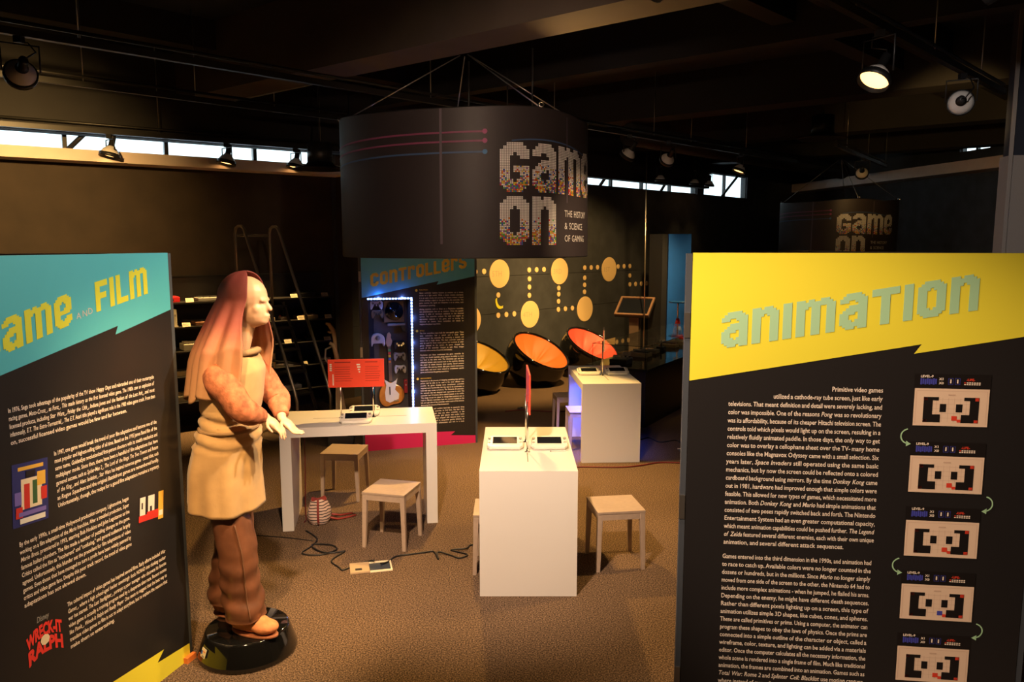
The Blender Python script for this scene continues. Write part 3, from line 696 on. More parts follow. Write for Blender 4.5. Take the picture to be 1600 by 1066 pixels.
paragraph(mb, ['Ergonomics is the process of designing something that will fit a','person and be able to be used in the most efficient way','possible. As games became more complicated, controllers','required more functionality, but also had to be comfortable to','hold with easy access to buttons. The Nintendo 64 controller,','for example, was not designed with ergonomics in mind. The','controller had 14 buttons and a central joystick in the middle.','This design forced the player to change hand positions just to','reach it. Modern controllers have the joysticks located on the','left and right side of the controller within reach of the buttons,',('l','decreasing the amount of hand movement.')], a, b, .818, **S)
paragraph(mb, ['The functionality and comfort level that is constantly being','changed gives the controller its final form. The first Xbox','controller was larger than any other controller, so the','nicknamed "fat" controller gave players with smaller hands','trouble. Grips are often wrapped with textured hand rests','as the technology used in competitive gaming advances, so','the more often used enhancement and rest is a must.'], a, b, .466, **S)
mb.build('body_text', M_TEXT, kc)
mb = MB()
for w, z in (('FUNCTION',1.932),('STYLE',1.437),('ERGONOMICS',.850)): put_word(mb, w, .686, z, .0205, .0205, -.0015)
for z in (1.932,1.440,.852):
    b0 = len(mb.v); mb.v += [(.651+.015*math.cos(k*math.pi/6), -.0018, z+.003+.015*math.sin(k*math.pi/6)) for k in range(12)]; mb.face([b0+k for k in range(12)])
mb.build('heading_text', M_GOLDT, kc)
h0, h1, h2, h3 = HOLE
MB().box(h0-.01,.03,h2-.01,h0,.24,h3+.01).box(h1,.03,h2-.01,h1+.01,.24,h3+.01).box(h0,.03,h2-.01,h1,.24,h2).box(h0,.03,h3,h1,.24,h3+.01).box(h0-.01,.24,h2-.01,h1+.01,.25,h3+.01).build('display_recess', mat('recess_grey',(.10,.095,.10),.6), kc.parent)
M_LEDB = mat('led_tape',(.5,.6,.9),.5)
M_LED = mat('blue_white_led',(.8,.9,1),.4, emit=(.30,.45,1.0), estr=22.0)
MB().box(h0-.012,-.006,h3,h1+.03,-.001,h3+.022).box(h1+.006,-.006,h2,h1+.03,-.001,h3).build('led_tape', M_LEDB, kc.parent)
led_tape = [o for o in kc.parent.children if o.name.startswith('led_tape')][0]
mb = MB()
for k in range(15): mb.ell((h0+k*.0365,-.011,h3+.011), (.0085,.006,.0085), 8, 5)
for k in range(38): mb.ell((h1+.018,-.011,h3-.012-k*.0365), (.0085,.006,.0085), 8, 5)
stuff(mb.build('led_beads', M_LED, led_tape))
for i, (x, z) in enumerate(((.2,1.85),(.48,1.85),(.60,1.6),(.60,1.3),(.60,1.0),(.60,.7))):
    ld = bpy.data.lights.new('led_glow','POINT'); ld.energy = 1.2; ld.color = (.12,.25,1.0); ld.shadow_soft_size = .01
    lo = bpy.data.objects.new('led_glow', ld); COL.objects.link(lo); lo.parent = kc.parent; lo.location = (x,-.03,z)
def in_case(u, y, z):
    c, s = math.cos(CA), math.sin(CA); return (-1.773+u*c-y*s, 9.048+u*s+y*c, z)
def pad_outline(w, h):
    k = []
    for x, z in ((-.5,.25),(-.38,.5),(-.15,.42),(.15,.42),(.38,.5),(.5,.25),(.5,-.2),(.42,-.5),(.3,-.42),(.2,-.08),(-.2,-.08),(-.3,-.42),(-.42,-.5),(-.5,-.2)): k.append((x*w, z*h))
    return k
def gamepad(label, u, z, w, h, m, dark=None, stick=True):
    p = in_case(u, .2, z); t = thing('gamepad', label, 'game controller', p, CA, group='game controllers in the lit wall case')
    MB().prism(pad_outline(w,h), -.035, .035).build('body', m, t, bevel=.008)
    dk = dark or M_DPLAS
    MB().box(-w*.32,-.043,h*.16,-w*.18,-.036,h*.22).box(-w*.27,-.043,h*.05,-w*.23,-.036,h*.33).build('direction_pad', dk, t)
    for dx, dz in ((0,.1),(0,-.1),(.05,0),(-.05,0)):
        MB().lathe([(.007,0),(.007,.008)], 10, Matrix.Translation((w*.26+dx*w,-.036,h*.19+dz*h)) @ Matrix.Rotation(R(90),4,'X')).build('button', dk, t)
    if stick:
        for s in (-1,1): MB().lathe([(.008,0),(.008,.01),(.013,.012),(.013,.016)], 12, Matrix.Translation((s*w*.11,-.036,h*.02)) @ Matrix.Rotation(R(90),4,'X')).build('stick', dk, t)
    return t
M_BRN = mat('brown_plastic',(.20,.13,.08),.4)
gamepad('pale blue-lit gamepad at the top left of the wall case', .19, 1.755, .16, .115, mat('ice_plastic',(.6,.66,.8),.3))
gamepad('brown gamepad under the pale one in the wall case', .20, 1.645, .15, .11, M_BRN)
gamepad('black gamepad with silver sticks, right side of the wall case', .468, 1.255, .15, .11, M_DPLAS, M_CHROME)
gamepad('dark grey gamepad below the black one in the wall case', .463, 1.112, .15, .11, M_GPLAS)
gamepad('white gamepad above the guitar in the wall case', .468, .955, .145, .105, M_WPLAS)
t = thing('turntable_controller', 'square turntable controller with black platter in the wall case', 'game controller', in_case(.405,.22,1.675), CA)
MB().box(-.125,-.035,-.135,.125,.02,.135).build('base', M_BRN, t, bevel=.006)
MB().lathe([(.112,0),(.112,.018),(.105,.022),(.03,.022),(.028,.03),(0,.03)], 32, Matrix.Translation((0,-.035,0)) @ Matrix.Rotation(R(90),4,'X')).build('platter', M_BLKG, t)
t = thing('light_gun', 'grey light gun lying level under the turntable in the wall case', 'game controller', in_case(.43,.2,1.51), CA)
MB().box(-.11,-.025,-.012,.11,.035,.016).build('barrel', M_GPLAS, t, bevel=.006); MB().prism([(.05,-.012),(.10,-.012),(.12,-.09),(.08,-.09)], -.02, .03).build('grip', M_DPLAS, t, bevel=.006)
t = thing('wheel_controller', 'white domed controller at the left of the wall case', 'game controller', in_case(.20,.2,1.335), CA)
MB().prism([(.085*math.cos(R(a)), .075*math.sin(R(a))+.0) for a in range(0,181,15)]+[(-.09,-.06),(-.07,-.09),(-.055,-.05),(.055,-.05),(.07,-.09),(.09,-.06)], -.03, .035).build('body', M_WPLAS, t, bevel=.01)
MB().lathe([(.03,0),(.03,.008),(0,.01)], 20, Matrix.Translation((0,-.03,.02)) @ Matrix.Rotation(R(90),4,'X')).build('dial', M_GPLAS, t)
# guitar controller
t = thing('guitar_controller', 'sunburst toy guitar standing in the wall case', 'game controller', in_case(.355,.21,.455), CA, rot=(0,R(-1.5),CA))
out = []
for a in range(0,360,12):
    r = .135+.025*math.cos(2*R(a))+.012*math.cos(3*R(a)+.6); rx = r*.98; rz = r*1.30
    out.append((rx*math.cos(R(a)), .19+rz*math.sin(R(a))))
M_SUN = mat('sunburst_wood',(.55,.22,.04),.2, var=.35, vscale=6)
MB().prism(out, -.03, .025).build('body', M_SUN, t, bevel=.01)
MB().prism([(-.07,.12),(-.02,.09),(.09,.13),(.10,.19),(.05,.25),(.085,.39),(.06,.36),(.0,.33),(-.075,.385),(-.055,.31),(-.075,.22)], -.036, -.031).build('pickguard', M_WPLAS, t)
MB().box(-.022,-.042,.19,-.008,-.037,.29).build('strum_bar', M_DPLAS, t); MB().box(.03,-.046,.10,.09,-.037,.118).build('whammy_bar', M_CHROME, t)
MB().box(-.02,-.038,.36,.02,.005,.79).build('neck', M_BRN, t, bevel=.004)
for k, c in enumerate(((.1,.5,.1),(.7,.05,.05),(.8,.6,.05),(.05,.15,.6),(.8,.3,.05))): MB().box(-.014,-.046,.73-k*.035,.014,-.039,.755-k*.035).build('fret_button', mat('fret_%d' % k, c, .4), t)
MB().prism([(-.022,.79),(.022,.79),(.044,.85),(.026,.90),(.034,.93),(.012,.965),(-.014,.95),(-.038,.84)], -.03, -.005).build('headstock', mat('maple',(.72,.46,.27),.4), t, bevel=.004)
for lb, u, c in (('blue upright motion remote left of the guitar in the wall case',.125,(.03,.35,.62)), ('red upright motion remote right of the guitar in the wall case',.535,(.62,.06,.08))):
    t = thing('motion_remote', lb, 'game controller', in_case(u,.2,.655), CA)
    MB().box(-.02,-.02,0,.02,.035,.17).build('body', mat('remote_%d' % int(u*1000), c, .3), t, bevel=.006)
    MB().box(-.008,-.024,.13,.008,-.02,.146).build('direction_pad', M_DPLAS, t); MB().lathe([(.009,0),(.009,.004)], 10, Matrix.Translation((0,-.02,.10)) @ Matrix.Rotation(R(90),4,'X')).build('button', M_WPLAS, t)
# ================================================================== white tables
def table(label, loc, rz, L=1.35, D=.69, H=.92, blue=False):
    t = thing('white_table', label, 'table', loc, rz, group='white laminate tables with solid ends')
    MB().box(-L/2,-D/2,H-.085,L/2,D/2,H).build('table_top', M_WHITE, t)
    for s in (-1,1):
        a, b = (-L/2, -L/2+.095) if s < 0 else (L/2-.095, L/2)
        MB().box(a,-D/2,0,b,D/2,H-.085).build('end_panel', M_WHITE, t)
    MB().box(-.42,-.003,H,.42,.003,H+.0008).build('cable_slot', M_DPLAS, t)
    if blue:
        MB().box(-.45,.225,H-.10,.45,.255,H-.086).build('blue_light_strip', mat('blue_led',(.1,.2,1),.4,emit=(.04,.09,1.0),estr=6.0), t)
        ld = bpy.data.lights.new('blue_glow','AREA'); ld.energy = 17; ld.spread = R(105); ld.color = (.04,.10,1.0); ld.shape = 'RECTANGLE'; ld.size = .9; ld.size_y = .05
        lo = bpy.data.objects.new('blue_glow', ld); COL.objects.link(lo); lo.parent = t; lo.location = (0,.24,H-.105)
    return t
ex, ey = Vector((math.cos(R(9.2)),math.sin(R(9.2)),0)), Vector((-math.sin(R(9.2)),math.cos(R(9.2)),0))
TC1 = Vector((-2.0,6.441,0))+ex*.675+ey*.345
table('white table turned side-on beside the mannequin', TC1, R(9.2))
TC2 = Vector((.116,5.204+.65,0)); table('white table seen end-on in the middle foreground', TC2, R(90), L=1.3)
TC3 = Vector((1.10,8.57+.65,0)); table('white table lit blue underneath at the back', TC3, R(93), L=1.3, D=.67, blue=True)

# ---- stools
def make_stool():
    t = thing('stool', '', 'stool', (0,0,0), 0, group='pale square stools')
    s, H = .187, .48
    def top(u, v):
        x, y = (u-.5)*2, (v-.5)*2; e = max(abs(x),abs(y))
        return (x*s, y*s, H-.016*max(0,1-x*x)*max(0,1-y*y)-(.006*(e**12)))
    mb = MB(); mb.grid(top, 14, 14); b = 15
    mb.smooth = False
    mb.box(-s,-s,H-.024,s,s,H-.0165)
    for (x0,y0,x1,y1) in ((-s,-s,s,-s),(s,-s,s,s),(s,s,-s,s),(-s,s,-s,-s)): mb.quad((x0,y0,H-.024),(x1,y1,H-.024),(x1,y1,H-.006),(x0,y0,H-.006))
    mb.build('seat', M_STOOL, t)
    for k, (xa,ya,xb,yb) in enumerate(((-.15,-.184,.15,-.166),(-.15,.166,.15,.184),(-.184,-.15,-.166,.15),(.166,-.15,.184,.15))): MB().box(xa,ya,H-.072,xb,yb,H-.024).build('apron', M_STOOL, t)
    for sx in (-1,1):
        for sy in (-1,1):
            mb = MB(); xo, yo = sx*s*.995, sy*s*.995; xi, yi = sx*(s-.043), sy*(s-.043); bx, by = sx*(s+.006), sy*(s+.006); bi = s+.006-.030
            mb.frustum((min(bx,sx*bi),min(by,sy*bi),max(bx,sx*bi),max(by,sy*bi)), (min(xo,xi),min(yo,yi),max(xo,xi),max(yo,yi)), 0, H-.024)
            mb.build('leg', M_STOOL, t, bevel=.004)
    return t
st0 = make_stool(); first = True
for lb, x, y, a in (('pale stool pulled out in front of the side-on white table',-1.006,6.228,-14.5),('pale stool standing behind the side-on white table',-1.66,7.42,-5),
                    ('pale stool standing right of the front white table',.81,5.815,8),('pale stool tucked under the front white table on its left',-.105,5.74,0),
                    ('pale stool behind the blue-lit table',.76,10.16,6),('blue-lit stool tucked under the back white table',.87,9.28,4)):
    o = st0 if first else copy_tree(st0); first = False
    o.location = (x,y,0); o.rotation_euler = (0,0,R(a)); o['label'] = lb

# ---- table signs
def sign(label, loc, rz, m, z0=.285, h=.255, w=.5, post=.29, detail=True, edge=None, bend=0.0):
    t = thing('table_sign', label, 'sign', loc, rz, group='acrylic table signs on two rods')
    pl = MB().box(-w/2,-.006,z0,w/2,.006,z0+h).build('plate', [m], t, rot=(R(bend),0,0))
    if edge: MB().box(-w/2-.006,-.007,z0,-w/2,.007,z0+h).box(-w/2-.006,-.007,z0+h,w/2,.007,z0+h+.006).build('plate_edge', edge, pl)
    for s in (-1,1):
        MB().tube([(s*post/2,.012,.004),(s*post/2,.012,z0+.08)], .006, 8).build('rod', M_CHROME, t)
        MB().lathe([(.022,0),(.022,.004),(.009,.008),(.009,.02)], 16, Matrix.Translation((s*post/2,.012,0))).build('rod_foot', M_CHROME, t)
    if detail:
        r_ = random.Random(5)
        for (x0,x1,rows,zt) in ((-.19,-.03,9,.225),(.08,.22,9,.225)):
            mb = MB()
            for k in range(rows):
                if k in (1,): continue
                z = z0+zt-k*.021; xe = x1-r_.random()*.03
                mb.box(x0,-.0075,z,xe,-.0062,z+(.008 if k == 0 else .0035))
            mb.build('small_print', mat('dark_red_print',(.30,.015,.01),.5), pl)
        mb = MB()
        for k in range(4): mb.box(-.235,-.0075,z0+.15+k*.018,-.215,-.0062,z0+.162+k*.018)
        for k in range(9): mb.box(-.212,-.0075,z0+.02+k*.0115,-.200,-.0062,z0+.0285+k*.0115)
        for k, (a, b) in enumerate(((.0,.03),(.005,.035),(.01,.03),(.018,.03))): mb.box(.005+a,-.0075,z0+.20-k*.022,.005+b,-.0062,z0+.212-k*.022)
        mb.build('white_print', M_WPLAS, pl)
    return t
sign('red sign facing forward on the side-on white table', (-1.41,6.86,.92), R(7), M_RED)
sign('red sign seen edge-on on the front white table', (.126,5.85,.92), R(91.5), M_RED, z0=.31, h=.30)
sign('grey-green sign with pale edge on the blue-lit table', (1.115,9.25,.92), R(84), M_TEALS, z0=.30, h=.245, w=.42, detail=False, edge=M_CARD)

# ---- game tablets lying on the tables
def make_tablet():
    t = thing('game_tablet', '', 'tablet', (0,0,0), 0, group='white game tablets on the tables')
    tilt = (R(13),0,0); off = (0,-.095*(1-math.cos(R(13))),.095*math.sin(R(13))+.004)
    o = [(-.140,-.06),(-.115,-.095),(.115,-.095),(.140,-.06),(.140,.06),(.115,.095),(-.115,.095),(-.140,.06)]
    MB().prismz(o, 0, .026).build('case', M_WPLAS, t, off, tilt, bevel=.007)
    mb = MB(); a = R(90); mb.v += [(x,y,z) for x in (-.12,.12) for y, z in ((-.08,0),(.085,0),(.085,.038),(-.08,.004))]
    for q in ((0,1,2,3),(7,6,5,4),(0,4,5,1),(1,5,6,2),(2,6,7,3),(3,7,4,0)): mb.face(q)
    mb.build('cradle', M_WPLAS, t)
    bz = MB().box(-.104,-.056,.026,.104,.070,.030).build('screen_bezel', M_WPLAS, t, off, tilt, bevel=.002)
    MB().box(-.094,-.046,.0302,.094,.062,.0312).build('screen', M_SCREEN, bz)
    for s in (-1,1): MB().lathe([(.010,.026),(.010,.032),(.013,.034),(.013,.038)], 12, Matrix.Translation((s*.121,.035,0))).build('stick', M_GPLAS, t, off, tilt)
    for dx, dy in ((0,.010),(0,-.010),(.010,0),(-.010,0)): MB().lathe([(.004,.026),(.004,.030)], 8, Matrix.Translation((.121+dx,-.02+dy,0))).build('button', M_GPLAS, t, off, tilt)
    MB().box(-.132,-.026,.026,-.110,-.019,.030).box(-.1245,-.034,.026,-.1175,-.011,.030).build('direction_pad', M_GPLAS, t, off, tilt)
    return t
tb = make_tablet(); first = True
for lb, x, y, z, a, tilt in (('white game tablet at the front edge of the side-on table',-1.39,6.70,.92,9,0),('white game tablet under the sign on the side-on table',-1.37,7.00,.92,9,0),
    ('white game tablet on the left half of the front table',-.055,5.84,.92,0,0),('white game tablet on the right half of the front table',.29,5.84,.92,0,0),
    ('white game tablet on the left half of the blue-lit table',.93,9.20,.92,3,0),('white game tablet on the right half of the blue-lit table',1.275,9.22,.92,3,0)):
    o = tb if first else copy_tree(tb); first = False
    o.location = (x,y,z); o.rotation_euler = (0,0,R(a)); o['label'] = lb
t = thing('stylus', 'small white stylus beside the right tablet on the front table', 'stylus', (.36,5.715,.92), R(8))
MB().tube([(-.06,0,.005),(.05,0,.005),(.062,0,.005)], [.005,.005,.0015], 8).build('barrel', M_WPLAS, t); MB().tube([(-.07,0,.005),(-.0602,0,.005)], .0053, 8).build('cap', M_GPLAS, t)

# ================================================================== things on the carpet
def cord(label, pts, r=.006, m=M_CORD):
    P = [Vector((p[0],p[1],(p[2] if len(p) > 2 else r))) for p in pts]; Q = []
    for i in range(len(P)-1):
        a = P[max(i-1,0)]; b = P[i]; c = P[i+1]; d = P[min(i+2,len(P)-1)]
        for k in range(5):
            s = k/5; Q.append(.5*((2*b)+(c-a)*s+(2*a-5*b+4*c-d)*s*s+(3*b-a-3*c+d)*s**3))
    Q.append(P[-1])
    for q in Q: q.z = max(q.z, r)
    return tag(MB().tube(Q, r, 6).build('power_cord', m), label, 'cord', 'cords on the carpet')
cord('black cord looped on the carpet in front of the striped bag', [(-1.80,6.45),(-1.70,6.33),(-1.65,6.24),(-1.66,6.10),(-1.70,5.95),(-1.55,5.92),(-1.44,6.02),(-1.50,6.12),(-1.66,6.14),(-1.62,6.03,.016),(-1.50,5.96),(-1.36,6.0)], .007)
cord('black cord curling into the left side of the open floor box', [(-1.36,5.99),(-1.42,5.86),(-1.42,5.78),(-1.34,5.68),(-1.30,5.63),(-1.24,5.70),(-1.16,5.78),(-1.08,5.76,.03)], .007)
cord('black cord running from the floor box to the front table', [(-1.02,5.70,.03),(-.98,5.78),(-.93,5.89),(-.83,5.93),(-.72,5.97),(-.64,5.99),(-.60,5.88),(-.585,5.84),(-.60,5.96,.016),(-.50,5.92),(-.42,5.86),(-.36,5.93),(-.50,6.02),(-.38,6.03,.016),(-.35,6.12),(-.28,6.14)], .007)
cord('thin cord running left from the side-on table across the carpet', [(-1.68,6.22),(-1.95,6.30),(-2.3,6.36)], .004)
cord('cord running down inside the left end of the side-on table', [(-1.885,6.80,.83),(-1.88,6.78,.5),(-1.885,6.76,.1),(-1.875,6.74,.008),(-1.87,6.66)], .005, M_RCORD)
cord('black cord on the carpet right of the blue-lit table', [(1.50,9.55),(1.64,9.58),(1.77,9.68),(1.866,9.45),(2.08,9.55),(2.14,9.42),(2.35,9.52),(2.8,9.5)], .008)
cord('dark red cord crossing the carpet before the blue-lit table', [(.50,8.30),(.72,8.37),(1.2,8.36),(1.44,8.42),(1.685,8.54),(1.97,8.52),(2.4,8.44),(2.9,8.4)], .008, M_RCORD)
cord('dark red cord crossing the dark carpet before the orange chair', [(-.1,11.25),(.10,11.32),(.337,11.3),(.573,11.23),(.9,11.27)], .008, M_RCORD)
M_TAN = mat('tan_lid',(.45,.33,.20),.6)
def floor_box(label, loc, rz, lid=True):
    t = thing('floor_outlet', label, 'floor box', loc, rz)
    MB().box(-.02,-.09,0,.15,-.078,.012).box(-.02,.078,0,.15,.09,.012).box(.138,-.078,0,.15,.078,.012).build('frame', M_CARD, t)
    MB().box(-.02,-.078,.0005,.138,.078,.003).build('socket_well', mat('well_grey',(.05,.06,.07),.5), t)
    if lid:
        MB().box(-.17,-.09,0,-.022,.09,.016).build('lid', M_TAN, t, bevel=.003); MB().box(-.13,-.06,.016,-.08,-.03,.020).build('plug', M_DPLAS, t)
    return t
floor_box('open floor outlet with tan lid on the carpet before the stool', (-1.085,5.69,0), R(14))
floor_box('small white-framed floor outlet beside the animation board', (2.05,9.06,0), R(5), False)
t = thing('dark_floor_disc', 'small dark round floor cap before the orange chair', 'floor cap', (.15,11.42,0)); MB().lathe([(.07,0),(.07,.02),(.05,.03)], 20).build('cap', M_DPLAS, t); MB().lathe([(.02,.03),(.02,.036),(0,.037)], 12).build('knob', M_DSTEEL, t)
# striped bag
t = thing('striped_bag', 'small striped drawstring bag with red strap under the white table', 'bag', (-1.735,6.66,0), R(20))
def stripes():
    m = mat('striped_cloth',(.6,.5,.42),.85); nt = m.node_tree; b = nt.nodes['Principled BSDF']
    tc = nt.nodes.new('ShaderNodeTexCoord'); w = nt.nodes.new('ShaderNodeTexWave'); w.bands_direction = 'Z'; w.inputs['Scale'].default_value = 12; w.inputs['Distortion'].default_value = 2.5; w.inputs['Detail'].default_value = 1; w.inputs['Detail Scale'].default_value = 1.5
    nt.links.new(tc.outputs['Object'], w.inputs['Vector']); rp = nt.nodes.new('ShaderNodeValToRGB'); rp.color_ramp.interpolation = 'CONSTANT'; e = rp.color_ramp.elements
    e[0].position = 0; e[0].color = (.05,.03,.03,1); e[1].position = .2; e[1].color = (.66,.56,.46,1)
    for p, c in ((.55,(.62,.14,.12,1)),(.72,(.72,.62,.52,1))): q = e.new(p); q.color = c
    nt.links.new(w.outputs['Fac'], rp.inputs['Fac']); nt.links.new(rp.outputs['Color'], b.inputs['Base Color']); return m
def bagf(u, v):
    a = 2*math.pi*u; z = .225*v; r = .098*(1-.35*max(0,v-.55)/.45)*(1+.05*math.sin(5*a+v*3)); r *= .8+.2*min(1,v*5)
    return (r*1.05*math.cos(a), r*.85*math.sin(a), z+.012*math.sin(3*a)*v)
mb = MB(); mb.grid(bagf, 36, 14, True); mb.face([k for k in reversed(range(36))]); mb.build('cloth_body', stripes(), t)
M_RLTH = mat('red_leather',(.28,.04,.03),.5)
MB().grid(lambda u, v: Vector(bagf(u,.95+.0*v))*Vector((1-.55*v,1-.55*v,1)).x if False else (bagf(u,1)[0]*(1-.6*v), bagf(u,1)[1]*(1-.6*v), bagf(u,1)[2]-.03*v), 36, 4, True).build('gathered_top', M_RLTH, t)
mb = MB(); mb.tube([(bagf(.72,v/8)[0]*1.03,bagf(.72,v/8)[1]*1.06,bagf(.72,v/8)[2]) for v in range(9)], .011, 6); mb.build('front_strap', M_RLTH, t)
MB().tube([(.08,-.02,.05),(.16,.0,.014),(.26,.03,.010),(.33,.06,.010),(.31,.12,.010),(.2,.11,.010),(.1,.06,.05)], .010, 6).build('shoulder_strap', M_RLTH, t)
MB().tube([(.02+.016*math.cos(k*.785)-.05,-.10,.017+.016*math.sin(k*.785)) for k in range(8)], .003, 6, closed=True).build('buckle', M_CHROME, t)

# ================================================================== pod chairs
def pod_chair(label, loc, face, col, tilt=33, s=1.0):
    t = thing('pod_chair', label, 'chair', loc, R(face), group='black pod chairs by the mural wall')
    ax = Vector((math.sin(R(tilt)),0,math.cos(R(tilt)))); e1 = Vector((math.cos(R(tilt)),0,-math.sin(R(tilt)))); e2 = Vector((0,1,0))
    C0 = Vector((0,0,.47*s)); Ro = .565*s; h0 = .16*s; rr = math.sqrt(Ro*Ro-h0*h0)
    th0 = math.acos(h0/Ro)
    def outer(u, v):
        th = th0+(math.pi-th0)*v; a = 2*math.pi*u
        p = C0+ax*Ro*math.cos(th)+(e1*math.cos(a)+e2*math.sin(a))*Ro*math.sin(th)*(1+.02*math.cos(8*a)*math.sin(th)**2)
        if p.z < .05*s:
            p.z = max(0, p.z*.2)
        return p
    MB().grid(outer, 64, 24, True).build('shell', M_BLKG, t)
    def inner(u, v):
        a = 2*math.pi*u; rho = 1-v; seam = abs(math.sin(a*5)); dep = .30*s*(1-rho**2.4)
        p = C0+ax*(h0-dep+.035*s*seam**.5*(rho*(1-rho)*4))+(e1*math.cos(a)+e2*math.sin(a))*(rr-.025*s)*rho
        return p
    MB().grid(inner, 80, 14, True).build('cushion', mat('cushion_'+label.split()[0],col,.55,bump=.1,bscale=10), t)
    MB().tube([C0+ax*h0+(e1*math.cos(2*math.pi*k/48)+e2*math.sin(2*math.pi*k/48))*(rr-.008*s) for k in range(48)], .026*s, 8, closed=True).build('rim', M_BLKG, t)
    return t
pod_chair('yellow padded black pod chair half behind the controllers board', (-.60,12.85,0), -36, (.62,.40,.05), 27)
pod_chair('orange padded black pod chair between the yellow and red ones', (.45,13.55,0), -38, (.85,.20,.04), 32)
pod_chair('red padded black pod chair behind the blue-lit table', (1.46,14.45,0), -38, (.75,.075,.05), 31)

# ================================================================== mural discs on the black wall
M_DISC = mat('cream_disc',(.85,.62,.30),.6); M_DISCT = mat('tan_print',(.62,.45,.26),.6)
def on_mural(name, u, z, r, label, cat, group, txt=None, n=40):
    t = thing(name, label, cat, on_back(u,0,z), MA, group)
    MB().lathe([(r,0),(r,.012),(r-.003,.014)], n, Matrix.Rotation(R(90),4,'X')).build('disc', M_DISC, t)
    if txt:
        mb = MB(); put_word(mb, txt, -r*.78, -.05, .15, .15, -.0148, bold=.0); mb.build('number_print', M_DISCT, t)
    return t
for u, z, tx, lb in ((3.476,1.917,'5TH','cream wall disc marked 5TH in the upper row'),(5.256,1.917,'3RD','cream wall disc in the middle of the upper row'),(6.971,1.917,'1ST','rightmost cream wall disc of the upper row'),
                     (2.70,1.078,None,'cream wall disc cut off by the controllers board'),(4.344,1.078,'4TH','cream wall disc above the orange chair'),(6.117,1.078,None,'cream wall disc above the red chair')):
    on_mural('wall_disc', u, z, .272, lb, 'wall disc', 'large cream discs on the black wall', tx)
runs = {'small cream wall dot in the row left of the 5TH disc': [(2.61,1.972),(2.837,1.972),(3.063,1.972)],
 'lone small cream wall dot under the 5TH disc': [(3.44,1.509)], 'small cream wall dot in the row under the yellow crescent': [(3.44,1.118),(3.663,1.118),(3.886,1.118)],
 'small cream wall dot in the corner run left of the middle disc': [(4.318,1.968),(4.541,1.968),(4.765,1.968),(4.325,1.790),(4.325,1.627),(4.325,1.460)],
 'small cream wall dot in the run under the middle disc': [(5.232,1.569),(5.232,1.442),(5.23,1.292),(5.226,1.121),(5.455,1.121),(5.688,1.121)],
 'small cream wall dot in the corner run left of the rightmost disc': [(6.095,1.972),(6.32,1.972),(6.545,1.972),(6.097,1.755),(6.097,1.600),(6.097,1.451)],
 'small cream wall dot in the dim run right of the rightmost disc': [(7.312,1.972),(7.542,1.972),(7.77,1.972),(7.777,1.752),(7.784,1.548),(8.017,1.547),(8.248,1.546),(8.476,1.545),(8.709,1.544)]}
for lb, pts in runs.items():
    for k, (u, z) in enumerate(pts): on_mural('wall_dot', u, z, .052, lb if len(pts) == 1 else lb.replace('dot in','dot, %s in' % ('first','second','third','fourth','fifth','sixth','seventh','eighth','last')[k]), 'wall dot', lb.replace('small cream wall dot','small dots'), n=20)
t = thing('wall_crescent', 'small yellow crescent shape on the black wall', 'wall shape', on_back(3.45,0,1.30), MA)
P1 = [(-.09+.02*math.sin(k/10*3.14), .14-.30*k/10*.75) for k in range(0)]
out = [(.13*math.cos(R(a))+.04, .15*math.sin(R(a))+.09) for a in range(165,301,9)]; inn = [(.125*math.cos(R(a))+.075, .135*math.sin(R(a))+.125) for a in range(292,164,-9)]
MB().prism(out+inn, -.014, 0).build('crescent', M_YEL, t); MB().box(.098,-.0155,-.05,.115,-.0142,-.035).build('tip', M_CARD, t)

# ================================================================== right background: tilted screen, glass case, cone
t = thing('touch_screen_stand', 'tilted black touch screen on a post near the mural', 'screen', (2.5,15.55,0), R(-28))
MB().box(-.28,-.22,0,.28,.22,.03).build('foot_plate', M_DSTEEL, t, bevel=.004); MB().box(-.10,-.07,.03,.10,.07,1.08).build('post', mat('brown_metal',(.12,.08,.055),.5), t, bevel=.006)
Mt = Matrix.Translation((0,-.02,1.22)) @ Matrix.Rotation(R(38),4,'X')
MB().box(-.36,-.27,-.05,.36,.27,.0,Mt).build('screen_housing', M_DSTEEL, t)
MB().box(-.36,-.27,.001,-.32,.27,.035,Mt).box(.32,-.27,.001,.36,.27,.035,Mt).box(-.32,-.27,.001,.32,-.23,.035,Mt).box(-.32,.23,.001,.32,.27,.035,Mt).build('screen_frame', mat('brown_frame',(.22,.13,.08),.45), t)
MB().box(-.32,-.23,.002,.32,.23,.012,Mt).build('screen_glass', M_SCREEN, t)
# glass display case
GC = thing('display_case', 'black display case with glass cover right of the blue-lit table', 'display case', (2.35,11.9,0), R(58))
MB().box(-1.7,-.42,0,1.5,.42,.78).build('plinth', mat('case_black',(.012,.011,.010),.3), GC, bevel=.006)
MB().box(-1.74,-.46,.78,1.54,.46,.81).build('case_top', M_BLKG, GC)
for nm, b in (('glass_pane',(-1.66,-.40,.812,1.46,-.394,1.10)),('glass_pane',(-1.66,.394,.812,1.46,.40,1.10)),('glass_pane',(-1.66,-.39,.812,-1.654,.39,1.10)),('glass_pane',(1.454,-.39,.812,1.46,.39,1.10)),('glass_lid',(-1.66,-.40,1.102,1.46,.40,1.108))):
    MB().box(*b).build(nm, M_GLASS, GC)
